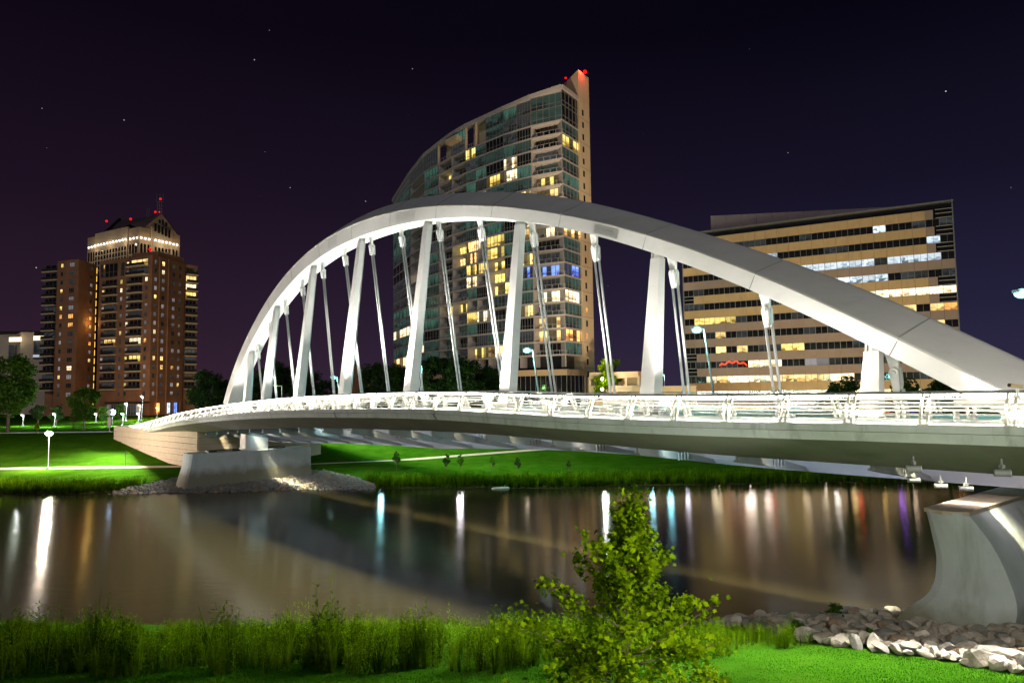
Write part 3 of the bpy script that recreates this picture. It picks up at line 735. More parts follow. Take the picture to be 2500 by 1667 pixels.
def sheet(poly, zf, step, name, m, lift):
    xs = [p[0] for p in poly]; ys = [p[1] for p in poly]; V = []; F = []; idx = {}
    X = np.arange(min(xs), max(xs), step); Y = np.arange(min(ys), max(ys), step)
    for i, x in enumerate(X):
        for j, y in enumerate(Y):
            if all(in_poly(x + a * step, y + b_ * step, poly) for a in (0, 1) for b_ in (0, 1)):
                f = []
                for a, b_ in ((0, 0), (1, 0), (1, 1), (0, 1)):
                    k = (i + a, j + b_)
                    if k not in idx: idx[k] = len(V); V.append((x + a * step, y + b_ * step, zf(x + a * step, y + b_ * step) + lift))
                    f.append(idx[k])
                F.append(f)
    return props(link(name, mesh_np(name, V, F), m), kind='structure')
bank_n = sheet(poly_n, gz, .8, 'riprap_bank', M['soil'], .08)
nst = stones(bank_n, poly_n, .26, .78, 1300, near_z, 300, 40000, 2, vis=lambda x, y: x < .735 * y + .8)
def fz(x, y): return gz(x, y) + .05
poly_f = [(-49, 87.3), (-46, 98), (-39, 105), (-27, 103), (-21, 97), (-17.5, 91), (-16.5, 87.3), (-30, 86.4)]
bank_f = sheet(poly_f, gz, 1.0, 'riprap_bank.001', M['soil'], .07)
nsf = stones(bank_f, poly_f, .28, .68, 3200, fz, 300, 90000, 5, mats=('stone_c', 'stone_c', 'stone_b'))

# ------------------------------------------------------------------ buildings: shared unit pieces
def unit_pane():
    return mesh_np('pane', [(-.5, 0, -.5), (.5, 0, -.5), (.5, 0, .5), (-.5, 0, .5)], [(0, 1, 2, 3)])
def unit_frame(nv, nh=0, bw=.035, d=.12, asp=1.0, transom=None):
    mb = MB(); bx, bz = bw, bw * asp
    for x in [-.5 + bx / 2] + [-.5 + (i + 1) / (nv + 1) for i in range(nv)] + [.5 - bx / 2]: mb.box((x, 0, 0), (bx, d, 1))
    for z in [-.5 + bz / 2, .5 - bz / 2] + ([transom] if transom is not None else []): mb.box((0, 0, z), (1, d * .9, bz))
    me = mb.mesh('window_frame'); me.materials.append(M['mullion']); return me
PANE = unit_pane(); PANE.materials.append(M['darkglass'])
FR1, FR2, FR4 = unit_frame(1, bw=.05, d=.1), unit_frame(2, bw=.03, d=.12, transom=-.12), unit_frame(4, bw=.02, d=.12, asp=1.6, transom=-.2)
def face_mat(p0, p1, u, z, w_, h_, out=0.0):
    """unit piece on the vertical face p0->p1 (left to right seen from outside), centre at u metres, height z"""
    d = Vector((p1[0] - p0[0], p1[1] - p0[1], 0)); d.normalize(); n = Vector((d.y, -d.x, 0))     # outward
    Mx = Matrix.Identity(4); inn = -n
    for r_ in range(3): Mx[r_][0], Mx[r_][1], Mx[r_][2] = d[r_] * w_, inn[r_], (0, 0, 1)[r_] * h_
    Mx.translation = Vector((p0[0], p0[1], 0)) + d * u + n * out + Vector((0, 0, z)); return Mx
def window(root, p0, p1, u, z, w_, h_, m, frame=FR1, out=.03):
    off = Matrix.Translation(-root.location)
    o = inst('window', PANE, m, root, off @ face_mat(p0, p1, u, z, w_, h_, out))
    if frame: 
        f = link('window_frame', frame, None, o); f.location = (0, -.04, 0)
    return o
def fbox(mb, p0, p1, u0, u1, z0, z1, o0, o1):
    d = Vector((p1[0] - p0[0], p1[1] - p0[1], 0)); d.normalize(); n = Vector((d.y, -d.x, 0)); b0 = Vector((p0[0], p0[1], 0))
    return mb.box(b0 + d * ((u0 + u1) / 2) + n * ((o0 + o1) / 2) + Vector((0, 0, (z0 + z1) / 2)), (u1 - u0, o1 - o0, z1 - z0), d, n)
def flen(p0, p1): return math.hypot(p1[0] - p0[0], p1[1] - p0[1])
def xy(x, D): return (ray(x, 962)[0] * D, D)

# ------------------------------------------------------------------ glass tower (curved front)
r1 = random.Random(11)
TX = [957, 985, 1039, 1104, 1141, 1190, 1236, 1300, 1385]; TD = [280, 258, 234, 220, 213.6, 207, 201, 195, 190]
gt_loc = (*xy(1200, 215), 5.2)
GT = thing('glass_tower', 'tall curved glass apartment tower with stepped balconies and raked roof', 'tower', gt_loc)
bays_x = [960, 1001, 1037, 1072, 1105, 1141, 1166, 1192, 1236, 1270, 1305, 1384]
bays = [xy(x, float(np.interp(x, TX, TD))) for x in bays_x]
cornR = xy(1428, 199); fin_a = xy(1427, 197.5); fin_b = xy(1453, 203); back = xy(1453, 240)
FL = 3.55; ZT = 85.5; NFL = 18
zf = [ZT - FL * k for k in range(NFL + 1)]
outer = bays + [cornR]
def inset(pts, d):
    out = []
    for i, p in enumerate(pts):
        a = pts[max(i - 1, 0)]; c = pts[min(i + 1, len(pts) - 1)]; t = Vector((c[0] - a[0], c[1] - a[1])).normalized(); out.append((p[0] - t.y * d, p[1] + t.x * d))
    return out
core = inset(outer, 3.2)
mb = MB(); poly = core + [xy(1428, 245), xy(1000, 300)]; mb.prism(poly, 5, ZT + .5); mb.build('core_wall', M['darkglass'], GT, gt_loc)
# slabs
for k, z in enumerate(zf):
    mb = MB(); pl = outer + core[::-1]
    n = len(outer); V = [(p[0], p[1], z - .2) for p in outer] + [(p[0], p[1], z - .2) for p in core] + [(p[0], p[1], z + .2) for p in outer] + [(p[0], p[1], z + .2) for p in core]
    F = []
    for i in range(n - 1):
        F += [(i, i + 1, 2 * n + i + 1, 2 * n + i), (2 * n + i, 2 * n + i + 1, 3 * n + i + 1, 3 * n + i), (i, n + i, n + i + 1, i + 1)]
    mb.add(V, F); mb.build('floor_slab', M['slab'], GT, gt_loc)
# window bays
special = {(9, 10): 'warmw', (9, 9): 'warm', (9, 11): 'warm', (12, 10): 'bluew', (12, 11): 'bluew', (12, 9): 'bluew', (13, 11): 'teal', (14, 10): 'warmw', (14, 11): 'warmw', (17, 10): 'warm', (17, 11): 'amber', (16, 10): 'warm', (15, 9): 'warm', (2, 11): 'yellow',
           (9, 8): 'teal', (10, 7): 'yellow', (11, 6): 'yellow', (11, 5): 'yellow', (13, 7): 'yellow', (13, 8): 'yellow', (14, 4): 'yellow', (14, 3): 'yellow', (15, 5): 'yellow', (18, 5): 'warm', (18, 6): 'yellow', (10, 1): 'warmw', (17, 1): 'warmw', (18, 0): 'warm', (16, 7): 'dimglass', (13, 1): 'teal2',
           (2, 3): 'yellow', (3, 1): 'yellow', (3, 0): 'yellow', (6, 10): 'warm', (6, 9): 'warm', (5, 6): 'blind'}
balc = {1, 3, 4, 10}
M['rail_glass'] = mat('tinted balcony glass', (.03, .04, .045), .1, spec=.6)
M['post'] = mat('pale balcony post', (.35, .33, .31), .6)
def brail_mesh():
    mb = MB()
    for i in range(6): mb.box((-.5 + i / 5, 0, 0), (.012, .06, 1))
    mb.box((0, 0, .47), (1, .06, .06)); me = mb.mesh('balcony_railing'); me.materials.append(M['post']); return me
BRAIL = brail_mesh()
for k in range(1, NFL + 1):
    z0, z1 = zf[k] + .2, zf[k - 1] - .2
    for b_ in range(12):
        p0, p1 = outer[b_], outer[b_ + 1]; ln = flen(p0, p1); isb = b_ in balc or (b_ in (2, 5, 8) and r1.random() < .2 and k > 8) or (b_ in (6, 7) and k > 9 and r1.random() < .35)
        m = special.get((k, b_))
        if not m:
            q = r1.random()
            if isb: m = r1.choice(['dimglass', 'darkglass', 'dimglass', 'teal2', 'darkglass']) if q > .15 else r1.choice(['warm', 'yellow'])
            else: m = r1.choice(['teal', 'teal', 'teal2', 'dimglass', 'teal2', 'darkglass']) if q > .13 else r1.choice(['warm', 'yellow', 'warmw'])
            if k < 9 and q <= .09 and m in ('warm', 'yellow'): m = 'teal2'
        if isb:
            c0, c1 = core[b_], core[b_ + 1]
            window(GT, c0, c1, flen(c0, c1) / 2, (z0 + z1) / 2, flen(c0, c1), z1 - z0, M.get('p_' + m, M[m]), FR4, .15)
            off = Matrix.Translation(-GT.location)
            link('balcony_railing', BRAIL, None, GT, off @ face_mat(p0, p1, ln / 2, z0 + .55, ln, 1.1, -.1))
        else:
            window(GT, p0, p1, ln / 2, (z0 + z1) / 2, ln, z1 - z0, M.get('p_' + m, M[m]), FR4, -.12)
# party walls between the bays (pale)
for b_ in range(12):
    mb = MB(); a = Vector((*outer[b_], 0)); c = Vector((*core[b_], 0)); d = (c - a).normalized(); t_ = Vector((-d.y, d.x, 0))
    mb.box((a + c) / 2 + d * .15 + Vector((0, 0, (ZT + 18.4) / 2)), ((c - a).length - .3, .25, ZT - 18.4), d, t_); mb.build('party_wall', M['slab'], GT, gt_loc)
# crown storeys under the raked roof
roofz = [87.3, 89.4, 90.6, 91.6, 92.2, 92.5, 92.6, 92.6, 92.7, 93.0, 93.4, 94.2, 94.2]
for b_ in range(12):
    p0, p1 = outer[b_], outer[b_ + 1]; ln = flen(p0, p1)
    glassy = b_ in (0, 1, 2, 5 - 1, 8, 9, 10, 11, 7)
    za, zb = roofz[b_], roofz[b_ + 1]
    d = Vector((p1[0] - p0[0], p1[1] - p0[1], 0)).normalized(); n_ = Vector((d.y, -d.x, 0)); a = Vector((*p0, 0)); c = Vector((*p1, 0))
    mb = MB(); o_ = n_ * .5; i_ = n_ * -3.2
    rg = [[a + o_ + Vector((0, 0, za - .1)), a + o_ + Vector((0, 0, za + 1.0)), a + i_ + Vector((0, 0, za + 1.3)), a + i_ + Vector((0, 0, za + .6))], [c + o_ + Vector((0, 0, zb - .1)), c + o_ + Vector((0, 0, zb + 1.0)), c + i_ + Vector((0, 0, zb + 1.3)), c + i_ + Vector((0, 0, zb + .6))]]
    mb.loft(rg); mb.build('roof_edge', M['slab'], GT, gt_loc)
    if glassy and b_ >= 4:
        hh = (min(za, zb) - ZT - .3) / 2; wn = 2 if ln > 14 else 1
        for q in range(2):
            for e in range(wn):
                window(GT, p0, p1, ln * (e + .5) / wn, ZT + .25 + hh * (q + .5), ln / wn, hh, M[r1.choice(['teal', 'teal2', 'teal2', 'dimglass'] if b_ < 11 else ['dimglass', 'teal2', 'darkglass'])], FR4, -.1)
        mb = MB(); mb.add([a + Vector((0, 0, ZT + .25 + 2 * hh)), c + Vector((0, 0, ZT + .25 + 2 * hh)), c + Vector((0, 0, zb)), a + Vector((0, 0, za))], [(0, 1, 2, 3)]); mb.build('fascia', M['slab'], GT, gt_loc)
    elif glassy:
        mb = MB(); mb.add([a + Vector((0, 0, ZT + .2)), c + Vector((0, 0, ZT + .2)), c + Vector((0, 0, zb)), a + Vector((0, 0, za))], [(0, 1, 2, 3)])
        w_ = mb.build('crown_glass', M['dimglass'], GT, gt_loc)
        mb = MB(); nn = max(2, int(ln / 1.6))
        for i in range(nn + 1):
            f = i / nn; p = a + (c - a) * f + n_ * .08; mb.tube(p + Vector((0, 0, ZT + .2)), p + Vector((0, 0, za + (zb - za) * f)), .06, n=4)
        for hh in (1.1, 3.0, 5.0, 6.9):
            if hh < min(za, zb) - ZT: mb.tube(a + n_ * .08 + Vector((0, 0, ZT + hh)), c + n_ * .08 + Vector((0, 0, ZT + hh)), .06, n=4)
        mb.build('mullions', M['mullion'], w_, gt_loc)
    else:
        mb = MB(); ci = Vector((*core[b_], 0)); cj = Vector((*core[b_ + 1], 0))
        mb.add([ci + Vector((0, 0, ZT)), cj + Vector((0, 0, ZT)), cj + Vector((0, 0, zb + .6)), ci + Vector((0, 0, za + .6))], [(0, 1, 2, 3)])
        mb.build('terrace_wall', M['fin'], GT, gt_loc)
        mb = MB(); mb.tube(a + n_ * -.4 + Vector((0, 0, ZT)), a + n_ * -.4 + Vector((0, 0, za + .3)), .45, n=10); mb.build('terrace_column', M['cream'], GT, gt_loc)
        link('balcony_railing', BRAIL, None, GT, Matrix.Translation(-GT.location) @ face_mat(p0, p1, ln / 2, ZT + .75, ln, 1.1, -.1))
# projecting cream balcony box
p0, p1 = bays[4], bays[6]; mb = MB(); fbox(mb, p0, p1, 0.3, 6.0, ZT + 3.4, ZT + 4.9, -1.0, 2.4); mb.build('balcony_box', M['cream'], GT, gt_loc)
# concrete fin wall on the right
mb = MB(); mb.prism([fin_a, fin_b, xy(1453, 236), xy(1340, 236), xy(1345, 214)], 5, 95.2)
zfin = 102.9
pts = [fin_a, fin_b, xy(1453, 236), xy(1404, 226)]
mb.prism(pts, 95.0, zfin); mb.build('fin_wall', M['fin'], GT, gt_loc)
mb = MB(); q0 = Vector((*fin_a, 0)); q1 = Vector((*xy(1270, 224), 0)); e_ = Vector((.5, .8, 0)); mb.add([q0 + Vector((0, 0, 94)), q1 + Vector((0, 0, 94)), q1 + Vector((0, 0, 94.6)), q0 + Vector((0, 0, zfin)), q0 + e_ + Vector((0, 0, 94)), q1 + e_ + Vector((0, 0, 94)), q1 + e_ + Vector((0, 0, 94.6)), q0 + e_ + Vector((0, 0, zfin))], [(0, 1, 2, 3), (7, 6, 5, 4), (3, 2, 6, 7), (0, 4, 5, 1), (1, 5, 6, 2), (0, 3, 7, 4)])
mb.build('raked_wall', M['fin'], GT, gt_loc)
lfin = flen(fin_a, fin_b)
for k in range(22):
    z = 91 - 3.55 * k
    if z > 12: window(GT, fin_a, fin_b, lfin * .35, z, 1.0, 1.7, M['amber'] if k in (16, 18) else M['darkglass'], None, .04)
for k in range(11):
    mb = MB(); fbox(mb, fin_a, fin_b, 0, lfin, 89.2 - 7.1 * k, 89.3 - 7.1 * k, .0, .03); mb.build('wall_joint', M['mullion'], GT, gt_loc)
# podium
zp = zf[-1] - .3
mb = MB(); pod = inset([xy(1215, 200)] + [bays[-1], cornR], -.6); mb.prism(pod + [xy(1428, 240), xy(1215, 240)], 5, zp - 3.6); mb.build('podium_wall', M['darkglass'], GT, gt_loc)
mb = MB(); pb = inset([xy(962, 262), xy(1105, 215), xy(1236, 198), bays[-1], cornR], -.9); mb.prism(pb + [xy(1428, 240), xy(1000, 280)], zp - 5.2, zp - 3.6); mb.build('podium_band', M['tan'], GT, gt_loc)
for p0, p1, n in ((pod[1], pod[2], 5), (pod[0], pod[1], 14)):
    mb = MB(); ln = flen(p0, p1)
    for i in range(n + 1): fbox(mb, p0, p1, ln * i / n - .05, ln * i / n + .05, 5, zp - 5.2, .0, .12)
    for z in (6.5, 8.5, 10.5): fbox(mb, p0, p1, 0, ln, z, z + .1, .0, .1)
    mb.build('podium_mullions', M['mullion'], GT, gt_loc)
for (x, y, rr) in ((1428, 176, .55), (1381, 191, .3)):
    p = at(x, y, 200); mb = MB(); mb.ball(p, rr, 8, 5); mb.build('aviation_light', M['red_glow'], GT, gt_loc); 
point_light('aviation_glow', GT, at(1424, 168, 198) - Vector(gt_loc), (1, .05, .03), 1500, .4)

# ------------------------------------------------------------------ office building
r2 = random.Random(5)
A0, A1 = xy(1676, 188), xy(2352, 156.5); of_loc = (*xy(2000, 172), 5.2); LNF = flen(A0, A1)
OF = thing('office_building', 'wide office block with tan spandrel bands and strips of lit windows', 'building', of_loc)
dF = Vector((A1[0] - A0[0], A1[1] - A0[1], 0)).normalized(); nF = Vector((dF.y, -dF.x, 0)); inF = -nF
mb = MB(); c0 = Vector((*A0, 0)) + inF * .6; c1 = Vector((*A1, 0)) + inF * .6
mb.prism([c0, c1, c1 + inF * 30, c0 + inF * 30], 5, 52.9); mb.build('core_wall', M['darkglass'], OF, of_loc)
SH = 3.78; ZB = 51.3
setback = {0: (0, .062), 1: (0, .060), 2: (0, .058), 4: (.045, .058), 5: (0, .056), 7: (0, 0), 8: (.05, .05), 9: (.05, 0), 11: (.05, 0), 12: (.05, 0)}
mauve_rows = {3, 6, 7, 8, 9, 11, 12}
litrow = {0: [(.77, .79, 'white')], 1: [(.30, .37, 'white'), (.92, .94, 'white')], 2: [(.33, .375, 'white'), (.40, .53, 'white'), (.54, .68, 'white'), (.70, .71, 'white'), (.78, .83, 'white'), (.84, .86, 'white'), (.875, .885, 'white'), (.92, .935, 'white')],
          3: [(.585, .60, 'white'), (.635, .68, 'white'), (.70, .72, 'white'), (.75, .77, 'white')], 4: [(.55, .68, 'warmw'), (.695, .83, 'warmw'), (.84, 1., 'warmw')],
          5: [(.07, .12, 'yellow'), (.15, .19, 'yellow'), (.83, .845, 'warm'), (.855, .87, 'warm'), (.93, .95, 'warm'), (.955, .99, 'amber')], 6: [(.15, .17, 'warm'), (.85, .87, 'warm'), (.93, .95, 'warm')],
          7: [(.15, .17, 'warm'), (.24, .27, 'warm'), (.41, .48, 'yellow')], 8: [(.26, .40, 'warmw'), (.475, .49, 'warmw'), (.485, .55, 'blind')],
          9: [(.08, .13, 'warmw'), (.14, .165, 'warm'), (.175, .275, 'warmw'), (.28, .41, 'warmw'), (.42, .475, 'warm'), (.485, .55, 'warm'), (.56, .65, 'warmw')],
          10: [(.02, .145, 'pinkw'), (.15, .255, 'pinkw'), (.485, .55, 'blind'), (.565, .64, 'amber'), (.77, .80, 'warm')], 11: [(.09, .13, 'dimglass'), (.20, .26, 'amber'), (.28, .32, 'warm'), (.50, .56, 'dimglass'), (.80, .83, 'warm'), (.90, .91, 'warm')],
          12: [(.06, .145, 'warm'), (.15, .255, 'yellow'), (.30, .33, 'dimglass'), (.39, .41, 'warm'), (.42, .52, 'teal2'), (.52, .55, 'warm'), (.72, .86, 'warmw')]}
NPX = 23
FRO = unit_frame(1, bw=.022, d=.1)
FRO2 = unit_frame(0, bw=.018, d=.1)
for k in range(13):
    zt_, zb = ZB - SH * k, ZB - SH * k - 2.08; a, b_ = setback.get(k, (0, 0))
    for i in range(NPX):
        u0, u1 = max(i / NPX, a), min((i + 1) / NPX, 1 - b_)
        if u1 - u0 < .005: continue
        m = 'band_mauve' if (k in mauve_rows or (i == NPX - 2 and b_)) else 'band'
        mb = MB(); fbox(mb, A0, A1, u0 * LNF + .02, u1 * LNF - .02, zb, zt_, -.5, .28); mb.build('spandrel_panel', M[m], OF, of_loc)
    z0, z1 = zb - (SH - 2.08), zb
    for i in range(NPX):
        u = (i + .5) / NPX; m = None
        for s0, s1, mm in litrow.get(k, []):
            if s0 - .012 <= u <= s1 + .012: m = mm
        if not m: m = r2.choice(['darkglass', 'darkglass', 'dimglass'])
        window(OF, A0, A1, u * LNF, (z0 + z1) / 2, LNF / NPX, z1 - z0, M[m], FRO, -.1)
# corner lines where the bands stop short
for ks, ua, ub in (((0, 1, 2, 4, 5, 8), .945, 1), ((4, 8, 9, 11, 12), 0, .048)):
    for k in ks:
        for h in (0, .9, 1.9): mb = MB(); fbox(mb, A0, A1, LNF * ua, LNF * ub, ZB - SH * k - h - .06, ZB - SH * k - h + .06, -.1, .2); mb.build('corner_rail', M['post'], OF, of_loc)
for u in (.001, .999): mb = MB(); fbox(mb, A0, A1, LNF * u - .12, LNF * u + .12, 5, 53.2, -.3, .3); mb.build('corner_post', M['mullion'], OF, of_loc)
mb = MB(); fbox(mb, A0, A1, -.2, LNF + .2, 52.7, 53.1, -2, .35); mb.build('parapet', M['mullion'], OF, of_loc)
# penthouse of panels, set back
P0 = Vector((*xy(1749, 190), 0)); P1 = Vector((*xy(2260, 182), 0))
n_p = 13; lp = (P1 - P0).length
for i in range(n_p):
    mb = MB(); fbox(mb, P0, P1, lp * i / n_p + .03, lp * (i + 1) / n_p - .03, 52.5, 58.4, -.4, 0); mb.build('penthouse_panel', M['mauve'], OF, of_loc)
mb = MB(); mb.prism([P0 + inF * .3, P1 + inF * .3, P1 + inF * 18, P0 + inF * 18], 52.5, 58.3); mb.build('penthouse_wall', M['mauve'], OF, of_loc)
# red neon squiggle in the ninth strip, white in the twelfth: glowing tubes for reflections in the glass
M['neon'] = glow('red neon tube', (1, .03, .01), 7)  # glowing stand-in for a red reflection in the office glass
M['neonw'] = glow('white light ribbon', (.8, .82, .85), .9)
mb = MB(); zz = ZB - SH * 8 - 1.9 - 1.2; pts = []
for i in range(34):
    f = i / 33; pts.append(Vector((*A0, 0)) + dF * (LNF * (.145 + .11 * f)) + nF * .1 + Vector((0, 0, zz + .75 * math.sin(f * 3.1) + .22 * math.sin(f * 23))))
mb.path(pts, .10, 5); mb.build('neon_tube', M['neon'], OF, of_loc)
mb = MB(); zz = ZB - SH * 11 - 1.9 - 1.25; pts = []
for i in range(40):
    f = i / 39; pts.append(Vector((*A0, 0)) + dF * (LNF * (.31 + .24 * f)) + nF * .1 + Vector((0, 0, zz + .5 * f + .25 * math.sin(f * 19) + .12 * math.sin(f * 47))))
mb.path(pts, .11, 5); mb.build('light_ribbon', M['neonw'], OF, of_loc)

# ------------------------------------------------------------------ brick apartment tower
r3 = random.Random(3)
def rx(c): return c * .4912           # crop column -> photo column
DB = 262.0
bt_loc = (*xy(rx(600), DB), 5.2)
BT = thing('brick_tower', 'red brown brick apartment tower with stacked balconies', 'tower', bt_loc)
FH = 3.2; ZTB = 63.0
def zrow(k): return ZTB - 1.9 - FH * k
faces = {   # name: (crop x0, D0, crop x1, D1)
    'la': (265, 266, 372, 262), 'lb': (372, 262, 462, 276), 'ma': (477, 270, 742, 258), 'mb': (742, 258, 905, 276), 'mc': (905, 278, 972, 282)}
fp = {k: (xy(rx(v[0]), v[1]), xy(rx(v[2]), v[3])) for k, v in faces.items()}
mb = MB(); mb.prism([fp['la'][0], fp['la'][1], fp['lb'][1], xy(rx(462), 300), xy(rx(262), 300)], 4, ZTB); mb.build('brick_wing', M['brick'], BT, bt_loc)
mb = MB(); mb.prism([xy(rx(222), 272), xy(rx(268), 272), xy(rx(268), 300), xy(rx(222), 300)], 4, ZTB - 4); mb.build('brick_wing', M['brick'], BT, bt_loc)
mb = MB(); mb.prism([fp['ma'][0], fp['ma'][1], fp['mb'][1], fp['mc'][0], fp['mc'][1], xy(rx(972), 310), xy(rx(480), 305)], 4, ZTB + .5); mb.build('brick_wing', M['brick'], BT, bt_loc)
mb = MB(); mb.prism([xy(rx(640), 266), xy(rx(770), 262.5), xy(rx(900), 276), xy(rx(900), 300), xy(rx(640), 300)], ZTB, ZTB + 2.6); mb.build('roof_block', M['brick'], BT, bt_loc)
mb = MB(); mb.prism([xy(rx(462), 280), xy(rx(478), 280), xy(rx(478), 300), xy(rx(462), 300)], 4, ZTB - 3); mb.build('stair_slot', M['darkglass'], BT, bt_loc)
M['stairglow'] = glow('yellow stair light', (1, .58, .08), 1.6)
for k in range(17):
    q0, q1 = xy(rx(459), 277.0), xy(rx(470), 277); mb = MB(); fbox(mb, q0, q1, .2, flen(q0, q1) - .2, zrow(k) - 1.1, zrow(k) + 1.1, .3, .5); mb.build('stair_window', M['stairglow'], BT, bt_loc)
def wcol(face, cx, w_, h_, rows, wide=False, p_lit=.10, skip=()):
    p0, p1 = fp[face]; ln = flen(p0, p1); x0, x1 = faces[face][0], faces[face][2]; u = (cx - x0) / (x1 - x0) * ln
    for k in rows:
        if k in skip: continue
        q = r3.random()
        m = r3.choice(['warm', 'yellow', 'warmw', 'amber']) if q < p_lit else r3.choice(['blind', 'blind', 'dimglass', 'dimglass', 'darkglass', 'blind'])
        window(BT, p0, p1, u, zrow(k), w_, h_, M[m], FR1 if not wide else FR2, .04)
rows = range(16)
wcol('la', 290, 1.2, 1.5, rows, p_lit=.26); wcol('la', 340, 2.6, 1.6, rows, True, .3); wcol('lb', 435, 1.9, 1.4, rows, p_lit=.22)
wcol('ma', 500, 1.35, 1.6, rows, p_lit=.22); wcol('ma', 593, 1.2, 1.6, rows, p_lit=.12); wcol('ma', 623, 1.2, 1.6, rows, p_lit=.22); wcol('ma', 716, 1.3, 1.6, rows, p_lit=.2)
wcol('mb', 758, 1.3, 1.6, rows, p_lit=.22); wcol('mb', 795, 1.6, 1.7, rows, p_lit=.26); wcol('mb', 848, 1.6, 1.5, rows, p_lit=.06); wcol('mb', 880, 1.3, 1.5, rows, p_lit=.04)
# pilasters on the side face
for cx in (778, 822):
    p0, p1 = fp['mb']; ln = flen(p0, p1); u = (cx - 742) / (905 - 742) * ln; mb = MB(); fbox(mb, p0, p1, u - .35, u + .35, 4, ZTB + .3, -.2, .35); mb.build('pilaster', M['brick'], BT, bt_loc)
M['brail'] = mat('black balcony railing', (.018, .016, .016), .6)
def balcony(p0, p1, u0, u1, k, dep, deep=False):
    z = zrow(k) - 1.35; mb = MB(); fbox(mb, p0, p1, u0, u1, z - .42, z, -.3, dep); o = mb.build('balcony', M['cream'], BT, bt_loc)
    mb = MB(); fbox(mb, p0, p1, u0 + .05, u1 - .05, z, z + 1.0, dep - .12, dep - .04); mb.build('balcony_railing', M['brail'], o, bt_loc)
    q = r3.random(); m = r3.choice(['warm', 'yellow', 'warmw']) if q < .16 else r3.choice(['darkglass', 'dimglass', 'darkglass'])
    window(BT, p0, p1, (u0 + u1) / 2, zrow(k) + .0, (u1 - u0) * .92, 2.3, M[m], FR2, .06)
for k in range(15):
    wd = 1.35 if k < 2 else 1.0
    p0, p1 = fp['ma']; ln = flen(p0, p1); f = lambda c: (c - 477) / (742 - 477) * ln
    if k >= 2: balcony(p0, p1, f(508), f(574), k, 1.3)
    balcony(p0, p1, f(636) , f(700) + (3 if k < 2 else 0), k, 1.5 if k > 1 else 2.2)
    q0, q1 = xy(rx(208), 270.5), xy(rx(268), 269); balcony(q0, q1, (-.2 if k > 1 else -.6), flen(q0, q1) + (0 if k > 1 else 2.6), k, 1.5)
    p0, p1 = fp['mc']; balcony(p0, p1, .3, flen(p0, p1) - .4, k, 1.4)
# double-height dark windows near the top
for c0, c1 in ((508, 574), (486, 500), (590, 606)):
    p0, p1 = fp['ma']; ln = flen(p0, p1); f = lambda c: (c - 477) / (742 - 477) * ln
    window(BT, p0, p1, (f(c0) + f(c1)) / 2, zrow(.5), f(c1) - f(c0), 5.2, M['darkglass'], FR2, .1)
# glazed entrance and lit ground floor openings
q0, q1 = xy(rx(530), 256), xy(rx(700), 252); mb = MB(); fbox(mb, q0, q1, 0, flen(q0, q1), 9.6, 10.2, -4, .8); mb.build('canopy', M['dark'], BT, bt_loc)
for i in range(7): window(BT, q0, q1, flen(q0, q1) * (i + .5) / 7, 7.4, flen(q0, q1) / 7 * .92, 4.0, M['dimglass'] if i % 3 else M['blind'], FR1, -.1)
p0, p1 = fp['mb']; ln = flen(p0, p1)
for cx, m in ((830, 'white'), (865, 'bluew'), (778, 'amber')): window(BT, p0, p1, (cx - 742) / 163 * ln, 7.6, 1.9, 4.4, M[m], FR1, .5)
for (x, y, rr) in ((367, 609, .55),):
    mb = MB(); mb.ball(at(x, y, 255), rr, 8, 5); mb.build('aviation_light', M['red_glow'], BT, bt_loc)
point_light('stair_lamp', BT, Vector((*xy(rx(452), 270), 40)) - Vector(bt_loc), (1, .6, .15), 500, .5)

# ------------------------------------------------------------------ gabled tower behind
DG = 420.0
gb_loc = (*xy(320, DG), 5.2)
GB = thing('gabled_tower', 'tan high rise with dark gable roof and a row of white lights', 'tower', gb_loc)
GS = .1403
def gp(cx, D): return xy(180 + cx * GS, D)         # zoomed crop column -> plan
def gzh(cy, D, cx=1000): return z_px(180 + cx * GS, 460 + cy * GS, D)
gl, gc, gr = gp(160, 436), gp(1065, 408), gp(1790, 432)
LL, LR = flen(gl, gc), flen(gc, gr); fl = lambda c: (c - 160) / 905 * LL; fr_ = lambda c: (c - 1065) / 725 * LR
z_lamp = gzh(853, 408, 1065); z_top = gzh(725, 408, 1065); z_b = 60; z_lo = gzh(852, 434, 200)
mb = MB(); mb.prism([gl, gc, gr, gp(1790, 470), gp(300, 480)], z_b, z_lo); mb.build('tower_body', M['tan'], GB, gb_loc)
mb = MB(); fbox(mb, gl, gc, fl(325), fl(895), z_b, z_lo + 1.2, -.5, .9); mb.build('bay_wall', M['fin'], GB, gb_loc)
mb = MB(); fbox(mb, gc, gr, fr_(1270), fr_(1635), z_b, z_lo + 1.5, -.5, .9); mb.build('bay_wall', M['fin'], GB, gb_loc)
mb = MB(); fbox(mb, gl, gc, fl(895), LL, z_lo - 3, z_top, -6, .02); mb.build('corner_wall', M['tan'], GB, gb_loc)
ap = Vector((*gp(1465, 421), gzh(450, 421, 1465))); rl_ = Vector((*gp(640, 455), gzh(578, 455, 640)))
e0 = Vector((*gp(300, 438), z_lo)); e1 = Vector((*gp(1115, 411), z_top + .5)); e2 = Vector((*gp(1752, 431), z_lo)); e3 = Vector((*gp(1700, 470), z_lo)); e4 = Vector((*gp(420, 478), z_lo)); e1b = Vector((*gp(900, 415), z_lo + 3))
mb = MB(); mb.add([e0, e1b, e1, ap, rl_, e3, e4], [(0, 1, 2, 3, 4), (3, 5, 6, 4), (0, 4, 6)]); mb.build('roof', M['roofing'], GB, gb_loc)
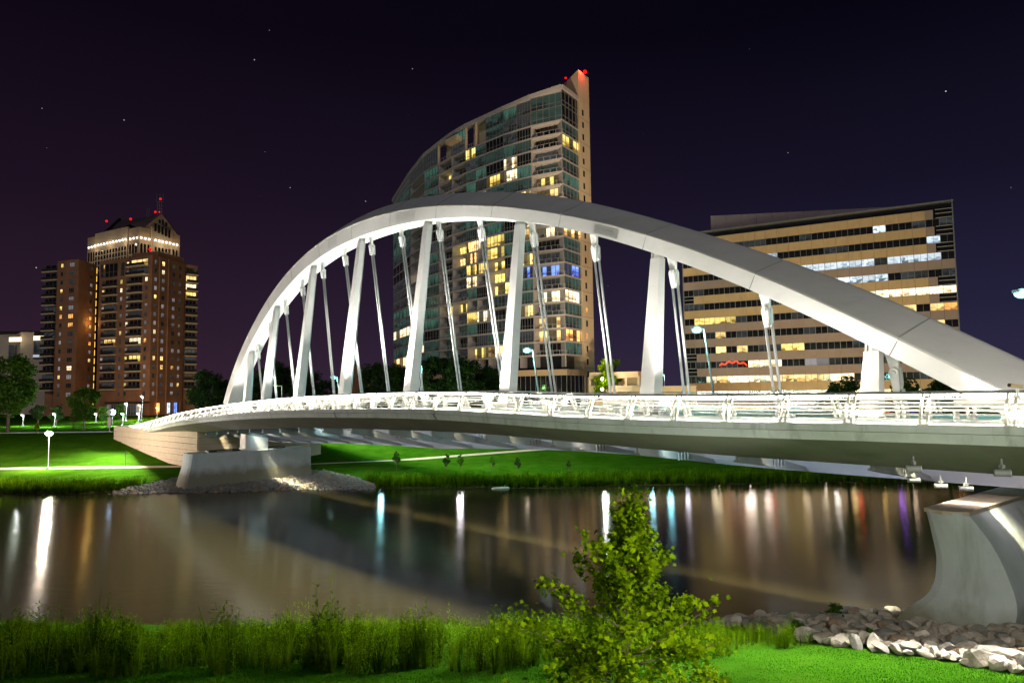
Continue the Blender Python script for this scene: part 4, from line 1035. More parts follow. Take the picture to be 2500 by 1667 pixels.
mb = MB(); a_ = e0.lerp(e1b, .30); b__ = rl_.lerp(ap, .12); u_ = Vector((0, -.8, .8)); mb.tube(a_ + u_, b__ + u_, .9, .9, 4); mb.build('roof_rib', M['dark'], GB, gb_loc)
mb = MB(); gq = [Vector((*gp(1115, 410.5), z_lo - 1)), Vector((*gp(1752, 430.5), z_lo - 1)), e2 + Vector((0, -.5, 0)), ap + Vector((0, -.6, .3)), e1 + Vector((0, -.5, 0))]; mb.add(gq + [p + Vector((0, 3, 0)) for p in gq], [(0, 1, 2, 3, 4), (9, 8, 7, 6, 5), (0, 4, 9, 5), (4, 3, 8, 9), (3, 2, 7, 8), (2, 1, 6, 7)]); mb.build('gable_wall', M['tan'], GB, gb_loc)
def slots(p0, p1, u0, u1, n, rows, wfrac, out):
    for (z, h_) in rows:
        for i in range(n): window(GB, p0, p1, u0 + (u1 - u0) * (i + .5) / n, z, (u1 - u0) / n * wfrac, h_, M['darkglass'], None, out)
rw = [(z_lamp - 5.0 - 3.0 * k, 2.3) for k in range(6)]
slots(gl, gc, fl(330), fl(890), 11, rw, .58, .95); slots(gc, gr, fr_(1310), fr_(1615), 5, rw, .58, .95)
tall = [(z_lamp - 6.0, 5.6), (z_lamp - 11.5, 2.6), (z_lamp - 15, 2.6)]
slots(gl, gc, fl(170), fl(310), 3, tall, .6, .06); slots(gl, gc, fl(900), fl(1045), 3, tall, .6, .08); slots(gc, gr, fr_(1080), fr_(1260), 3, tall, .6, .06); slots(gc, gr, fr_(1650), fr_(1760), 2, tall, .6, .06)
# arched window group in the gable: five tall lights under three short ones
gz0 = gzh(800, 420, 1430); uu = lambda c: fr_(c)
for c, y0, y1 in ((1313, 640, 780), (1376, 655, 800), (1438, 668, 810), (1500, 685, 825), (1562, 700, 840), (1386, 560, 625), (1441, 548, 640), (1500, 578, 655)):
    za_, zb_ = gzh(y1, 420, c), gzh(y0, 420, c); window(GB, gc, gr, uu(c), (za_ + zb_) / 2, 1.35, zb_ - za_, M['darkglass'], None, 3.4 if False else 1.6)
# row of white lights under the eaves
M['string'] = glow('white eaves lamp', (1, .95, .88), 9)
for p0, p1, c0, c1, n, f_, out in ((gl, gc, 195, 300, 3, fl, .5), (gl, gc, 345, 880, 11, fl, 1.5), (gl, gc, 930, 1040, 3, fl, .5), (gc, gr, 1100, 1235, 3, fr_, .5), (gc, gr, 1325, 1585, 5, fr_, 1.5), (gc, gr, 1670, 1735, 2, fr_, .5)):
    for i in range(n):
        u = f_(c0 + (c1 - c0) * i / (n - 1)); mb = MB(); fbox(mb, p0, p1, u - .35, u + .35, z_lamp - .35, z_lamp + .35, out - .3, out); mb.build('eaves_lamp', M['string'], GB, gb_loc)
for p0, p1, u, f_ in ((gl, gc, .2, 0), (gl, gc, .5, 0), (gl, gc, .8, 0), (gc, gr, .15, 0), (gc, gr, .5, 0), (gc, gr, .85, 0)):
    d_ = Vector((p1[0] - p0[0], p1[1] - p0[1], 0)); nn = Vector((d_.y, -d_.x, 0)).normalized(); q_ = Vector((*p0, z_lamp - 2)) + d_ * u + nn * 5
    point_light('eaves_light', GB, q_ - Vector(gb_loc), (1, .80, .52), 650, .5)
# antenna mast
p = at(180 + 1490 * GS, 460 + 450 * GS, 424); q = at(180 + 1505 * GS, 460 + 95 * GS, 424); mb = MB()
for dx in (-1.9, 0, 1.9):
    mb.tube(p + Vector((dx * .6, 0, -6)), p.lerp(q, .6) + Vector((dx * .6, 0, 0)), .2, n=4); mb.tube(p.lerp(q, .6) + Vector((dx, 0, 0)), q + Vector((dx, 0, 0)), .16, n=4)
for f in (.1, .25, .4, .6): mb.tube(p.lerp(q, f) + Vector((-1.9, 0, 0)), p.lerp(q, f) + Vector((1.9, 0, 0)), .15, n=4)
for dx, y0, y1 in ((-7.5, 0, .3), (-6.3, 0, .3)): mb.tube(p + Vector((dx, 0, -6)), p.lerp(q, .3) + Vector((dx, 0, 0)), .13, n=4)
mb.build('antenna_mast', M['mullion'], GB, gb_loc)
for cx, cy, rr in ((572, 570, .62), (990, 535, .68), (1420, 412, .62), (1510, 185, .62), (1490, 412, .35)):
    mb = MB(); mb.ball(at(180 + cx * GS, 460 + cy * GS, 405 if cy < 900 else 250), rr if cy < 900 else .4, 8, 5); mb.build('aviation_light', M['red_glow'], GB, gb_loc)

# ------------------------------------------------------------------ low pale building at far left
lw_loc = (*xy(60, 320), 5.2)
LW = thing('pale_office', 'pale flat roofed building with tall windows beside the brick tower', 'building', lw_loc)
M['pale'] = mat('pale cream panels', (.58, .47, .36), .8, var=.06, scale=.2)
a0, a1, a2 = xy(-60, 318), xy(36, 318), xy(115, 326)
def lz(cy, D=320): return z_px(40, 450 + cy * .4912, D)
mb = MB(); mb.prism([a0, a1, xy(46, 310), xy(78, 311), xy(80, 320), a2, xy(115, 360), xy(-60, 360)], 5, lz(745)); mb.build('pale_wall', M['pale'], LW, lw_loc)
mb = MB(); mb.prism([xy(60, 306), xy(78, 304), xy(118, 306), xy(118, 330), xy(60, 330)], 5, lz(880)); mb.build('pale_wing', M['pale'], LW, lw_loc)
mb = MB(); mb.prism([xy(-60, 317), xy(116, 317), xy(116, 360), xy(-60, 360)], lz(745), lz(732)); mb.build('parapet', M['dark'], LW, lw_loc)
M['cove'] = glow('warm cove light', (1, .82, .5), 3.0)
for (c0, c1, y0, y1) in ((38, 62, 800, 880), (70, 92, 800, 880)): 
    q0, q1 = xy(rx(c0), 309 if c0 > 46 / .49 else 317), xy(rx(c1), 309 if c0 > 46 / .49 else 317); window(LW, q0, q1, flen(q0, q1) / 2, (lz(y0) + lz(y1)) / 2, flen(q0, q1), lz(y0) - lz(y1), M['dimglass'], FR2, .3)
q0, q1 = xy(rx(162), 309), xy(rx(232), 312); window(LW, q0, q1, flen(q0, q1) / 2, (lz(790) + lz(870)) / 2, flen(q0, q1), lz(790) - lz(870), M['dimglass'], FR4, .3)
for (c0, c1, y, D) in ((38, 96, 782, 308), (160, 232, 777, 308)):
    q0, q1 = xy(rx(c0), D), xy(rx(c1), D); mb = MB(); fbox(mb, q0, q1, 0, flen(q0, q1), lz(y) - .9, lz(y) + .9, 0, .4); mb.build('cove_lamp', M['cove'], LW, lw_loc)
q0, q1 = xy(rx(160), 308), xy(rx(232), 308); mb = MB(); fbox(mb, q0, q1, 0, flen(q0, q1), lz(868), lz(856), 0, .4); mb.build('lit_strip', M['white'], LW, lw_loc)
# small brick house far behind between the struts, and the parking garage
hb = thing('brick_house', 'small red brick building with lit windows far behind the white struts', 'building', (*xy(870, 330), 5.2))
mb = MB(); p0, p1 = xy(845, 330), xy(905, 338); mb.prism([p0, p1, xy(905, 360), xy(845, 360)], 5, z_px(870, 905, 330)); mb.prism([xy(855, 331), xy(884, 334), xy(884, 356), xy(855, 356)], 5, z_px(870, 893, 330)); mb.build('brick_wall', M['brick'], hb, hb.location)
ln = flen(p0, p1)
for k in range(3):
    for i in range(5): window(hb, p0, p1, ln * (i + .5) / 5, 8.5 + 3.4 * k, 1.1, 1.8, M['amber' if (i + k) % 3 == 0 else 'dimglass'], FR1, .1)
pg_loc = (*xy(1505, 172), 5.2)
PG = thing('parking_garage', 'low tan parking garage with open lit decks beside the glass tower', 'garage', pg_loc)
g0, g1 = xy(1440, 178), xy(1559, 172); ln = flen(g0, g1); zg = z_px(1500, 908, 175)
for k in range(3):
    mb = MB(); fbox(mb, g0, g1, 0, ln, zg - 3.3 * k - 1.5, zg - 3.3 * k, -20, 0); mb.build('deck_band', M['tan'], PG, pg_loc)
for i in range(5): 
    mb = MB(); fbox(mb, g0, g1, ln * i / 4 - .3, ln * i / 4 + .3, 5, zg - 1, -.9, -.1); mb.build('pier_column', M['tan'], PG, pg_loc)
mb = MB(); fbox(mb, g0, g1, 0, ln, 5, zg - .5, -20, -8); mb.build('back_wall', M['tan'], PG, pg_loc)
gm = glow('white garage lamp', (1, .95, .8), 45)
for x, y in ((1470, 925), (1470, 950)):
    p = at(x, y, 171.5); mb = MB(); mb.ball(p, .32, 8, 5); o = mb.build('wall_lamp', gm, PG, pg_loc); point_light('wall_lamp_light', PG, p - Vector(pg_loc) + Vector((0, -.8, 0)), (1, .93, .75), 900, .3)
for k in range(2): point_light('deck_light', PG, Vector((*xy(1500, 178), zg - 2.3 - 3.3 * k)) - Vector(pg_loc), (.95, 1, .75), 260, .3)
lw2 = thing('low_wall_building', 'low tan wall building between the garage and the office block', 'building', (*xy(1620, 168), 5.2))
mb = MB(); fbox(mb, xy(1545, 168), xy(1700, 164), 0, flen(xy(1545, 168), xy(1700, 164)), 5, z_px(1620, 944, 166), -8, 0); mb.build('tan_wall', M['tan'], lw2, lw2.location)
mb = MB(); fbox(mb, xy(1545, 168), xy(1700, 164), -.2, flen(xy(1545, 168), xy(1700, 164)) + .2, z_px(1620, 944, 166), z_px(1620, 942, 166), -8.2, .2); mb.build('coping', M['slab'], lw2, lw2.location)

# ------------------------------------------------------------------ lamps
def street_lamp(label, base, top, head_dir, head_len, col, power, glow_s, r_head=.22, group='teal lamps along the road deck', name='street_lamp', rpole=.11):
    base, top = Vector(base), Vector(top)
    o = thing(name, label, 'street lamp', base, group)
    mb = MB(); mb.tube(base, top, rpole, rpole * .65, n=10); mb.box(base + Vector((0, 0, .15)), (.5, .5, .3)); mb.build('pole', M['pole'], o, base)
    hp = top + Vector(head_dir) * head_len
    mb = MB(); mb.tube(top, hp, .06, n=6); mb.build('arm', M['pole'], o, base)
    mb = MB(); mb.box(hp + Vector((0, 0, .14)), (.9, .45, .16)); mb.build('lamp_housing', M['pole'], o, base)
    mb = MB(); mb.ball(hp, r_head, 10, 6, .7); mb.build('lamp_bulb', glow('lamp bulb', col, glow_s), o, base)
    point_light('lamp_light', o, hp - base + Vector((0, 0, -.35)), col, power, .25)
    return o
TEAL = (.30, 1., .90)
for (lab, x, y, xb) in (('teal lit lamp on a leaning pole seen between the first struts of the bridge', 815, 922, 835), ('teal lit lamp on a pole mostly hidden behind the fourth strut', 1020, 895, 1030),
                        ('teal lit lamp on a leaning pole in front of the glass tower', 1288, 856, 1319), ('teal lit lamp on a leaning pole in front of the office windows', 1703, 806, 1746), ('bright teal lamp at the edge of the photo right of the office block', 2498, 718, 2545)):
    # base on the far edge of the road deck
    u = ray(xb, 962)[0]; p = LO + sv * -15.9; t = (u * p.y - p.x) / (ax.x - u * ax.y)
    base = B(t, -15.9, rz(t));hd = at(x, y, base.y) 
    tx = hd + Vector((.55, 0, .1)); street_lamp(lab, base, tx, (-1, 0, -.1), .62, TEAL, 2200, 3.2, .42)
o = street_lamp('small teal lamp on a thin pole over the low tan wall', (*xy(1622, 190), 5.2), at(1622, 915, 190), (-1, 0, 0), .5, (.4, .95, 1), 900, 5, .3)
o = street_lamp('green lit lamp on a thin post behind the second strut', (*xy(690, 150), 5.2), at(688, 942, 150), (-1, 0, 0), 1.4, (.4, 1, .25), 700, 12, .15)
WARM = (1, .80, .62)
bp_ = at(120, 1058, 109.0); o = street_lamp('tall black park lamp blazing beside the grassy bank path', (bp_.x, bp_.y, gz(bp_.x, bp_.y)), bp_ + Vector((0, 0, -.4)), (0, 0, 1), .4, WARM, 32000, 150, .5, None, 'park_lamp', .07)
p = Vector((-90, 106, gz(-90, 106))); street_lamp('park lamp on the far bank path beyond the left edge', p, p + Vector((0, 0, 8)), (0, 0, 1), .4, WARM, 42000, 60, .4, None, 'park_lamp', .07)  # added out of view to brighten the grassy mound
# street behind the left bank
for lab, x, y, D, col, pw_, gs in (('white street lamp left of the shade tree by the brick tower', 132, 1011, 165, (.8, 1, .85), 3000, 60), ('brightest white street lamp right of the shade tree', 299, 1011, 165, (.82, 1, .9), 5200, 130),
        ('white street lamp before the tower corner', 337, 1010, 185, (.95, .97, 1), 2600, 90), ('tall white street lamp above the tower entrance', 346, 968, 200, (.92, 1, .95), 3600, 90), ('orange street lamp by the tower entrance', 340, 990, 210, (1, .42, .06), 3200, 60),
        ('white street lamp under the entrance canopy', 307, 986, 200, (.85, 1, 1), 2200, 50), ('small orange lamp at the foot of the tower side', 383, 996, 228, (1, .5, .1), 1600, 40), ('white street lamp behind the shade tree trunk', 233, 1011, 190, (.9, .95, 1), 2200, 50),
        ('small white street lamp behind the big left tree', 55, 1014, 170, (.9, 1, .8), 2000, 40)):
    hp = at(x, y, D); street_lamp(lab, (hp.x + .1, hp.y, 5.1), hp + Vector((.35, 0, .1)), (-1, 0, -.1), .35, col, pw_ * 2.4, gs * .3, .30, 'street lamps by the brick tower')
# unseen lamps added behind the bridge to light the facades
FILL = (1, .68, .32)
for i, (x, D, pw_) in enumerate(((1790, 132, 14000), (1960, 126, 14000), (2140, 118, 14000), (2330, 112, 13000), (1330, 160, 4000), (1160, 175, 3000), (1480, 178, 5000), (150, 225, 5000), (300, 225, 6000), (440, 230, 4000))):
    p = Vector((*xy(x, D), 5.2)); lab = ['sodium street lamp behind the railing below the left office corner', 'sodium street lamp behind the railing below the middle office bays', 'sodium street lamp behind the railing right of the last strut', 'sodium street lamp behind the arch foot at the office corner', 'sodium street lamp before the glass tower podium', 'sodium street lamp among the trees before the glass tower', 'sodium street lamp before the parking garage', 'sodium street lamp before the left wing of the brick tower', 'sodium street lamp before the brick tower front', 'sodium street lamp before the brick tower side'][i]
    o = thing('sodium_lamp', lab, 'street lamp', p, 'sodium street lamps'); mb = MB(); mb.tube(p, p + Vector((0, 0, 4.4)), .1, .07, n=8); mb.build('pole', M['dark'], o, p)
    mb = MB(); mb.box(p + Vector((0, .3, 4.5)), (.5, .8, .2)); mb.build('lamp_housing', M['dark'], o, p)
    aim = Vector((0.05 * (x < 1000), 1, .40 if x > 1600 else .5)); point_light('lamp_light', o, (0, .9, 4.75), FILL, pw_, .5, 130, aim, .6)

# floodlights under the decks
for lab, x, y, D, tilt in (('grey canister floodlight hung under the deck above the pier tip', 2231, 1144, 28.0, 0), ('grey canister floodlight hung under the deck at the right edge', 2447, 1154, 26.0, 0), ('small floodlight clamped to the girder below the first canister', 2231, 1172, 33.5, 1), ('small floodlight clamped to the girder right of the beam end', 2297, 1186, 33.0, 1), ('small floodlight low on the girder over the pier', 2359, 1193, 32.0, 1)):
    c = at(x, y, D); o = thing('floodlight', lab, 'floodlight', c, 'floodlights under the bridge'); dx = Vector((.92, -.35, 0)).normalized(); rr = .13 if not tilt else .10
    mb = MB(); mb.tube(c - dx * .26, c + dx * .20, rr, n=16); mb.tube(c + dx * .20, c + dx * .25, rr * 1.08, n=16); mb.build('canister', M['beam'], o, c)
    mb = MB(); mb.tube(c + dx * .251, c + dx * .26, rr * .95, n=16); mb.build('lens', mat('frosted lens', (.6, .6, .58), .3, emit=(1, .98, .9), es=.5), o, c)
    mb = MB(); mb.tube(c + Vector((0, 0, rr)), c + Vector((0, 0, .5)), .035, n=8); mb.box(c + Vector((0, 0, rr + .1)), (.10, .2, .12)); mb.build('bracket', M['beam'], o, c)
# lights inside the bridge that wash the underside and the arch
M['underlamp'] = glow('cool under deck lamp', (.62, .95, 1), 14)
for i, t in enumerate(np.arange(6, 84, 11)):
    p = B(t, -8.2, rz(t) - 2.1); mb = MB(); mb.box(p, (1.6, .12, .1), ax, sv); o = mb.build('under_lamp', M['underlamp'], BR, BO)
    point_light('under_light', BR, p - BO + Vector((0, 0, .1)), (.6, .95, 1) if i % 3 else (1, .88, .82), 300, .3, 150, (sv.x * .35, sv.y * .35, .9))
for i, t in enumerate(np.arange(5, 92, 7.5)):      # cool lamps under the walkway that wash the girder and beams
    p = B(t, es(t) - DW - .1, ez(t) - 1.0); mb = MB(); mb.box(p, (.5, .16, .14), ax, sv); mb.build('girder_lamp', M['pole'], BR, BO)
    point_light('girder_light', BR, p - BO - sv * .25, ((.62, .95, 1), (.80, .86, 1), (1, .86, .84))[i % 3], 430, .15, 150, -sv + Vector((0, 0, -.35)), .6)
for t in (13, 22, 31):      # under-deck lamps washing the far lawn
    p = B(t, -10, rz(t) - 1.4); mb = MB(); mb.box(p, (.5, .3, .2), ax, sv); mb.build('lawn_lamp', M['pole'], BR, BO)
    point_light('lawn_light', BR, p - BO + Vector((0, .3, -.3)), (.75, 1, .80), 3700, .2, 105, (.1, .85, -.55), .5)
for i, t in enumerate(np.linspace(-4, 88, 13)):
    s_ = es(t) - DW + .7; p = B(t, s_, ez(t) + .2); tz = max(14, low_at(min(t + 1, 86))); q = B(t + 2, .5, tz)
    mb = MB(); mb.tube(p - Vector((0, 0, .2)), p + Vector((0, 0, .1)), .14, n=10); mb.build('arch_uplight', M['pole'], BR, BO)
    point_light('uplight', BR, p - BO + Vector((0, 0, .25)), (1, .95, .86), 95 * (tz - 9) ** 2 + 1800, .15, 100, q - p, .8)
# unseen floodlights added on the banks to brighten the outer face of the deck
for lab, loc, q, pw_, ang in (('bank floodlight on the near rocks aimed along the deck edge', Vector((17.5, 18.5, gz(17.5, 18.5) + 1.9)), B(40, 9, 9.6), 9500, 42), ('bank floodlight on the near lawn aimed at the middle of the deck', Vector((19, 12, gz(19, 12) + .5)), B(66, 9, 9.5), 2800, 70), ('bank floodlight on the far bank aimed back along the deck', Vector((-69, 93, gz(-69, 93) + 1.2)), B(22, 9, 9.5), 20000, 60)):
    o = thing('bank_floodlight', lab, 'floodlight', loc, 'floodlights on the banks'); d_ = (q - loc).normalized()
    mb = MB(); mb.tube(loc - d_ * .2, loc + d_ * .2, .14, .2, n=12); mb.build('lamp_housing', M['dark'], o, loc)
    mb = MB(); mb.tube(loc + Vector((0, 0, -2.0)), loc, .04, n=6); mb.build('post', M['dark'], o, loc)
    point_light('lamp_light', o, d_ * .35, (1, .97, .88), pw_, .2, ang, d_, .7)
# unseen park lamp added past the right edge to brighten maple and weeds
p = Vector((7.0, 6.0, gz(7.0, 6.0))); street_lamp('park lamp on the near lawn beside the photo edge', p, p + Vector((0, 0, 4.6)), (0, 0, 1), .3, (1, .93, .70), 9000, 60, .25, None, 'park_lamp', .07)
# far bank lamps behind the decks; those below the office added for river streaks
for lab, x, y, D, col, gs, rr_ in (('bluish lamp globe by the abutment steps', 275, 1006, 165, (.45, .75, 1), 40, .6), ('cyan promenade lamp behind the deck left of the middle', 930, 1030, 128, (.35, .9, 1), 75, .5), ('white promenade lamp behind the deck at the middle', 1122, 1032, 126, (1, .94, 1), 85, .5),
        ('dim promenade lamp behind the deck before the glass tower', 1285, 1035, 130, (1, .85, .6), 16, .4), ('pale green promenade lamp behind the deck near the fifth strut', 1476, 1036, 126, (.75, 1, .9), 80, .5), ('cyan promenade lamp right of the pale green one', 1588, 1040, 126, (.4, .9, 1), 85, .5), ('second cyan promenade lamp of the pair', 1632, 1042, 126, (.3, .85, 1), 85, .55), ('lilac white promenade lamp behind the deck', 1674, 1042, 126, (.9, .85, 1), 45, .45),
        ('tan promenade lamp below the left office corner', 1745, 1046, 128, (1, .78, .5), 22, .9), ('broad pinkish promenade lamp below the office', 1825, 1046, 128, (1, .80, .68), 45, 1.1), ('rose promenade lamp right of the broad one', 1868, 1046, 128, (1, .72, .62), 40, .8), ('red promenade lamp below the office', 1882, 1040, 150, (1, .05, .04), 20, .6), ('tan promenade lamp below the middle office bays', 1962, 1046, 128, (1, .80, .55), 22, .7), ('yellowish promenade lamp before the last strut', 2006, 1046, 128, (1, .85, .6), 20, .6),
        ('white promenade lamp at the last strut', 2036, 1046, 128, (1, .97, .9), 60, .5), ('orange promenade lamp right of the last strut', 2078, 1046, 128, (1, .62, .2), 35, .5), ('deep red promenade lamp right of the last strut', 2092, 1046, 128, (1, .06, .02), 40, .4), ('orange promenade lamp under the arch end', 2150, 1046, 128, (1, .6, .15), 40, .4), ('violet promenade lamp under the arch end', 2192, 1046, 128, (.42, .12, 1), 30, .6), ('peach promenade lamp beside the violet one', 2222, 1046, 128, (1, .75, .5), 45, .5), ('rust promenade lamp at the pier tip', 2335, 1046, 128, (1, .35, .1), 14, .6)):
    p = at(x, y, D); g_ = gz(p.x, p.y); p.z = max(p.z, g_ + 1.6); base = Vector((p.x, p.y, g_)); o = thing('promenade_lamp', lab, 'street lamp', base, 'promenade lamps behind the bridge')
    mb = MB(); mb.tube(base, p, .07, n=6); mb.build('post', M['dark'], o, base); mb = MB(); mb.ball(p, rr_, 10, 6); mb.build('lamp_bulb', glow('globe', col, gs), o, base)
# unseen floodlight mast added to brighten the glass tower and its fin wall
p = Vector((*xy(1560, 122), gz(xy(1560, 122)[0], 122))); o = thing('tower_floodlight', 'floodlight mast behind the railing aimed up at the glass tower', 'floodlight', p); mb = MB(); mb.tube(p, p + Vector((0, 0, 3.5)), .12, n=8); mb.build('mast', M['dark'], o, p)
mb = MB(); mb.box(p + Vector((0, 0, 3.7)), (.9, .5, .4)); mb.build('lamp_housing', M['dark'], o, p)
q = Vector((*xy(1330, 205), 62)) - p; point_light('lamp_light', o, Vector((0, 0, 4.1)) + q.normalized() * .5, (1, .80, .60), 110000, .6, 62, q, .5); 
for zq, pw_, dx in ((36, 130000, .4), (84, 330000, -.4)):
    q = Vector((27, 203, zq)) - p; point_light('fin_light', o, Vector((dx, 0, 4.1)) + q.normalized() * .5, (1, .76, .48), pw_, .6, 30, q, .6)
# camera on the handrail
c = at(2480, 942, 24.6); o = thing('security_camera', 'cream security camera on a short post above the handrail', 'camera', c)
mb = MB(); d = Vector((-.93, -.1, .12)).normalized(); mb.box(c, (.46, .15, .13), d, d.cross(Vector((0, 0, 1))).normalized(), Vector((.12, 0, 1)).normalized()); mb.build('camera_body', M['cream'], o, c)
mb = MB(); mb.tube(c + d * .23, c + d * .27, .06, n=10); mb.build('lens', M['dark'], o, c)
mb = MB(); mb.tube(c + Vector((.05, 0, -.06)), c + Vector((.05, 0, -.42)), .04, n=8); mb.tube(c + Vector((.05, 0, -.3)), c + Vector((.05, 0, -.42)), .08, n=8); mb.build('camera_post', M['rail_metal'], o, c)
# benches on the walkway
for lab, t in (('pale bench on the walkway behind the railing near the last strut', 88.5), ('pale bench on the walkway left of the last strut', 70.0)):
    p = B(t, es(t) - 3.6, ez(t)); o = thing('bench', lab, 'bench', p, 'benches on the walkway')
    mb = MB(); mb.box(p + Vector((0, 0, .45)), (2.0, .5, .07), ax, sv); mb.build('seat', M['rail_metal'], o, p)
    mb = MB(); mb.box(p + sv * -.26 + Vector((0, 0, .75)), (2.0, .06, .3), ax, sv); mb.build('backrest', M['rail_metal'], o, p)
    for a in (-.85, .85): mb = MB(); mb.box(p + ax * a + Vector((0, 0, .21)), (.08, .45, .42), ax, sv); mb.build('leg', M['rail_metal'], o, p)

# ------------------------------------------------------------------ vegetation
def leaf_cloud(centers, radii, n, size, seed, flat=.6):
    """n leaf quads scattered round clump centres"""
    r = np.random.default_rng(seed); k = r.integers(0, len(centers), n); C = np.asarray(centers)[k]; Rr = np.asarray(radii)[k][:, None]
    d = r.normal(size=(n, 3)); d /= np.linalg.norm(d, axis=1)[:, None]; P = C + d * Rr * (r.random((n, 1)) ** .45) * np.array([1, 1, .8])
    a = r.normal(size=(n, 3)); a[:, 2] *= flat; a /= np.linalg.norm(a, axis=1)[:, None]
    b_ = np.cross(a, r.normal(size=(n, 3))); b_ /= np.linalg.norm(b_, axis=1)[:, None]
    s = size * r.uniform(.6, 1.3, (n, 1)); V = np.stack([P - a * s * .6, P + b_ * s * .33 + a * s * .05, P + a * s * .65, P - b_ * s * .33 + a * s * .05], 1).reshape(-1, 3)
    return V, np.arange(4 * n).reshape(-1, 4)
def make_tree(seed, h, crown_r, crown_base, n, leaf, nclump=34, cone=0.0):
    r = np.random.default_rng(seed); cs = []; rs = []; cz = (h + crown_base) / 2; hz = (h - crown_base) / 2
    while len(cs) < nclump:
        p = r.uniform(-1, 1, 3)
        if (p ** 2).sum() > 1: continue
        wz = 1 - cone * (p[2] * .5 + .5)
        cs.append((p[0] * crown_r * wz * .82, p[1] * crown_r * wz * .82, cz + p[2] * hz * .86)); rs.append(crown_r * r.uniform(.18, .36) * (1 - cone * .45))
    V, F = leaf_cloud(cs, rs, n, leaf, seed + 1); crown = mesh_np('crown', V, F, tint=np.repeat(r.random(len(F)), 4))
    mb = MB(); t0 = max(.06, h * .022); mb.tube((0, 0, -.3), (0, 0, crown_base + hz * .7), t0, t0 * .45, n=7)
    for c in cs[:9]: mb.tube((0, 0, crown_base * .8 + abs(c[2] - crown_base) * .25), c, t0 * .4, t0 * .12, n=5)
    return crown, mb.mesh('trunk')
TREES = {'round': make_tree(1, 12, 4.8, 2.6, 9000, .42, 44), 'oak': make_tree(2, 12, 5.6, 2.0, 9000, .45, 40), 'tall': make_tree(3, 12, 3.8, 1.6, 8000, .42, 40), 'cone': make_tree(4, 12, 3.4, 2.0, 5000, .5, 36, .75), 'sap': make_tree(5, 12, 3.6, 3.2, 3600, .55, 26, .35)}
def tree(label, kind, x, D, ytop, wscale=1.0, m='leaf_mid', group=None, name='tree', zb=None):
    px, py = xy(x, D); zb = gz(px, py) if zb is None else zb; h = z_px(x, ytop, D) - zb; s = h / 12
    o = thing(name, label, 'tree', (px, py, zb), group); o.rotation_euler = (0, 0, r1.uniform(0, 6.28)); o.scale = (s * wscale, s * wscale, s)
    c, t = TREES[kind]
    if not c.materials: c.materials.append(M[m])
    if not t.materials: t.materials.append(M['bark'])
    inst('crown', c, M[m], o, Matrix.Identity(4)); link('trunk', t, None, o)
    return o
tree('big dark tree cut by the left edge above the grassy bank', 'oak', 22, 148, 868, 1.0, 'leaf_mid')
tree('broad tree with low branches behind the big left edge tree', 'round', -30, 158, 905, 1.1, 'leaf_dark')
tree('round shade tree with bare trunk before the brick tower', 'round', 207, 152, 938, .95, 'leaf_mid')
tree('small pointed green tree left of the shade tree trunk', 'cone', 181, 150, 993, .8, 'leaf_mid')
tree('small yellowish tree beside the blazing park lamp', 'sap', 92, 141, 1030, .75, 'leaf_maple')
tree('pale lit tree right of the shade tree under the street lamps', 'round', 255, 172, 988, .8, 'leaf_mid')
tree('lit tree beside the brightest street lamp', 'oak', 295, 178, 985, .7, 'leaf_mid')
tree('low dark tree under the street lamps left of the shade tree', 'oak', 140, 176, 990, .9, 'leaf_dark')
tree('dark tree below the pale office at the left', 'round', 95, 185, 985, 1.0, 'leaf_dark')
for lab, kind, x, D, yt, ws in (('leafy tree just left of the arch foot', 'oak', 505, 190, 905, .95), ('leafy tree touching the outside of the arch foot', 'round', 550, 195, 920, .8), ('dark tree inside the arch between the first two struts', 'tall', 640, 200, 890, 1.0), ('dark tall tree inside the arch by the second strut', 'tall', 690, 205, 872, .9),
        ('dark tree right of the second strut', 'oak', 755, 200, 905, 1.0), ('low dark tree behind the third strut', 'oak', 815, 215, 925, 1.0), ('dark tree left of the fourth strut and glass tower', 'round', 925, 185, 875, .95), ('dark tree at the foot of the fourth strut', 'tall', 975, 180, 878, .8),
        ('large black green tree before the glass tower, right of the fourth strut', 'round', 1060, 160, 858, 1.05), ('large black green tree in the middle before the glass tower', 'oak', 1125, 158, 870, .95), ('rounded dark tree left of the fifth strut', 'round', 1195, 165, 882, .9), ('low dark tree hugging the fifth strut', 'oak', 1240, 170, 915, .9),
        ('dark tree before the office windows left of the last strut', 'tall', 2062, 95, 902, .75), ('dark tree before the office windows right of the last strut', 'tall', 2212, 92, 905, .75), ('faint low tree under the arch before the office', 'oak', 2310, 98, 925, .7)):
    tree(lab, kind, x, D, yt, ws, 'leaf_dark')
tree('lit tree top right of the glass tower above the garage', 'sap', 1478, 176, 870, .8, 'leaf_maple'); 
tree('dim tree top above the garage roof', 'sap', 1500, 184, 872, .9, 'leaf_mid')
for lab, x, yb, yt in (('young bright green tree on the far lawn below the girder', 968, 1150, 1100), ('thin dark young tree on the far lawn', 1090, 1152, 1105), ('young lit tree in the middle of the far lawn', 1122, 1150, 1106), ('thin dark young tree right of the middle lit one', 1200, 1150, 1112), ('bushy dark young tree by the far reeds', 1262, 1157, 1115), ('faint young tree at the dark end of the far lawn', 1385, 1152, 1122)):
    b_ = ray(x, yb)[1]; D = 95.0
    for _ in range(30):
        px = ray(x, yb)[0] * D; D = (gz(px, D) - H) / b_
        D = float(np.clip(D, 92, 110))
    tree(lab, 'sap', x, D, yt, .8, 'leaf_mid' if 'lit' in lab or 'bright' in lab else 'leaf_dark')

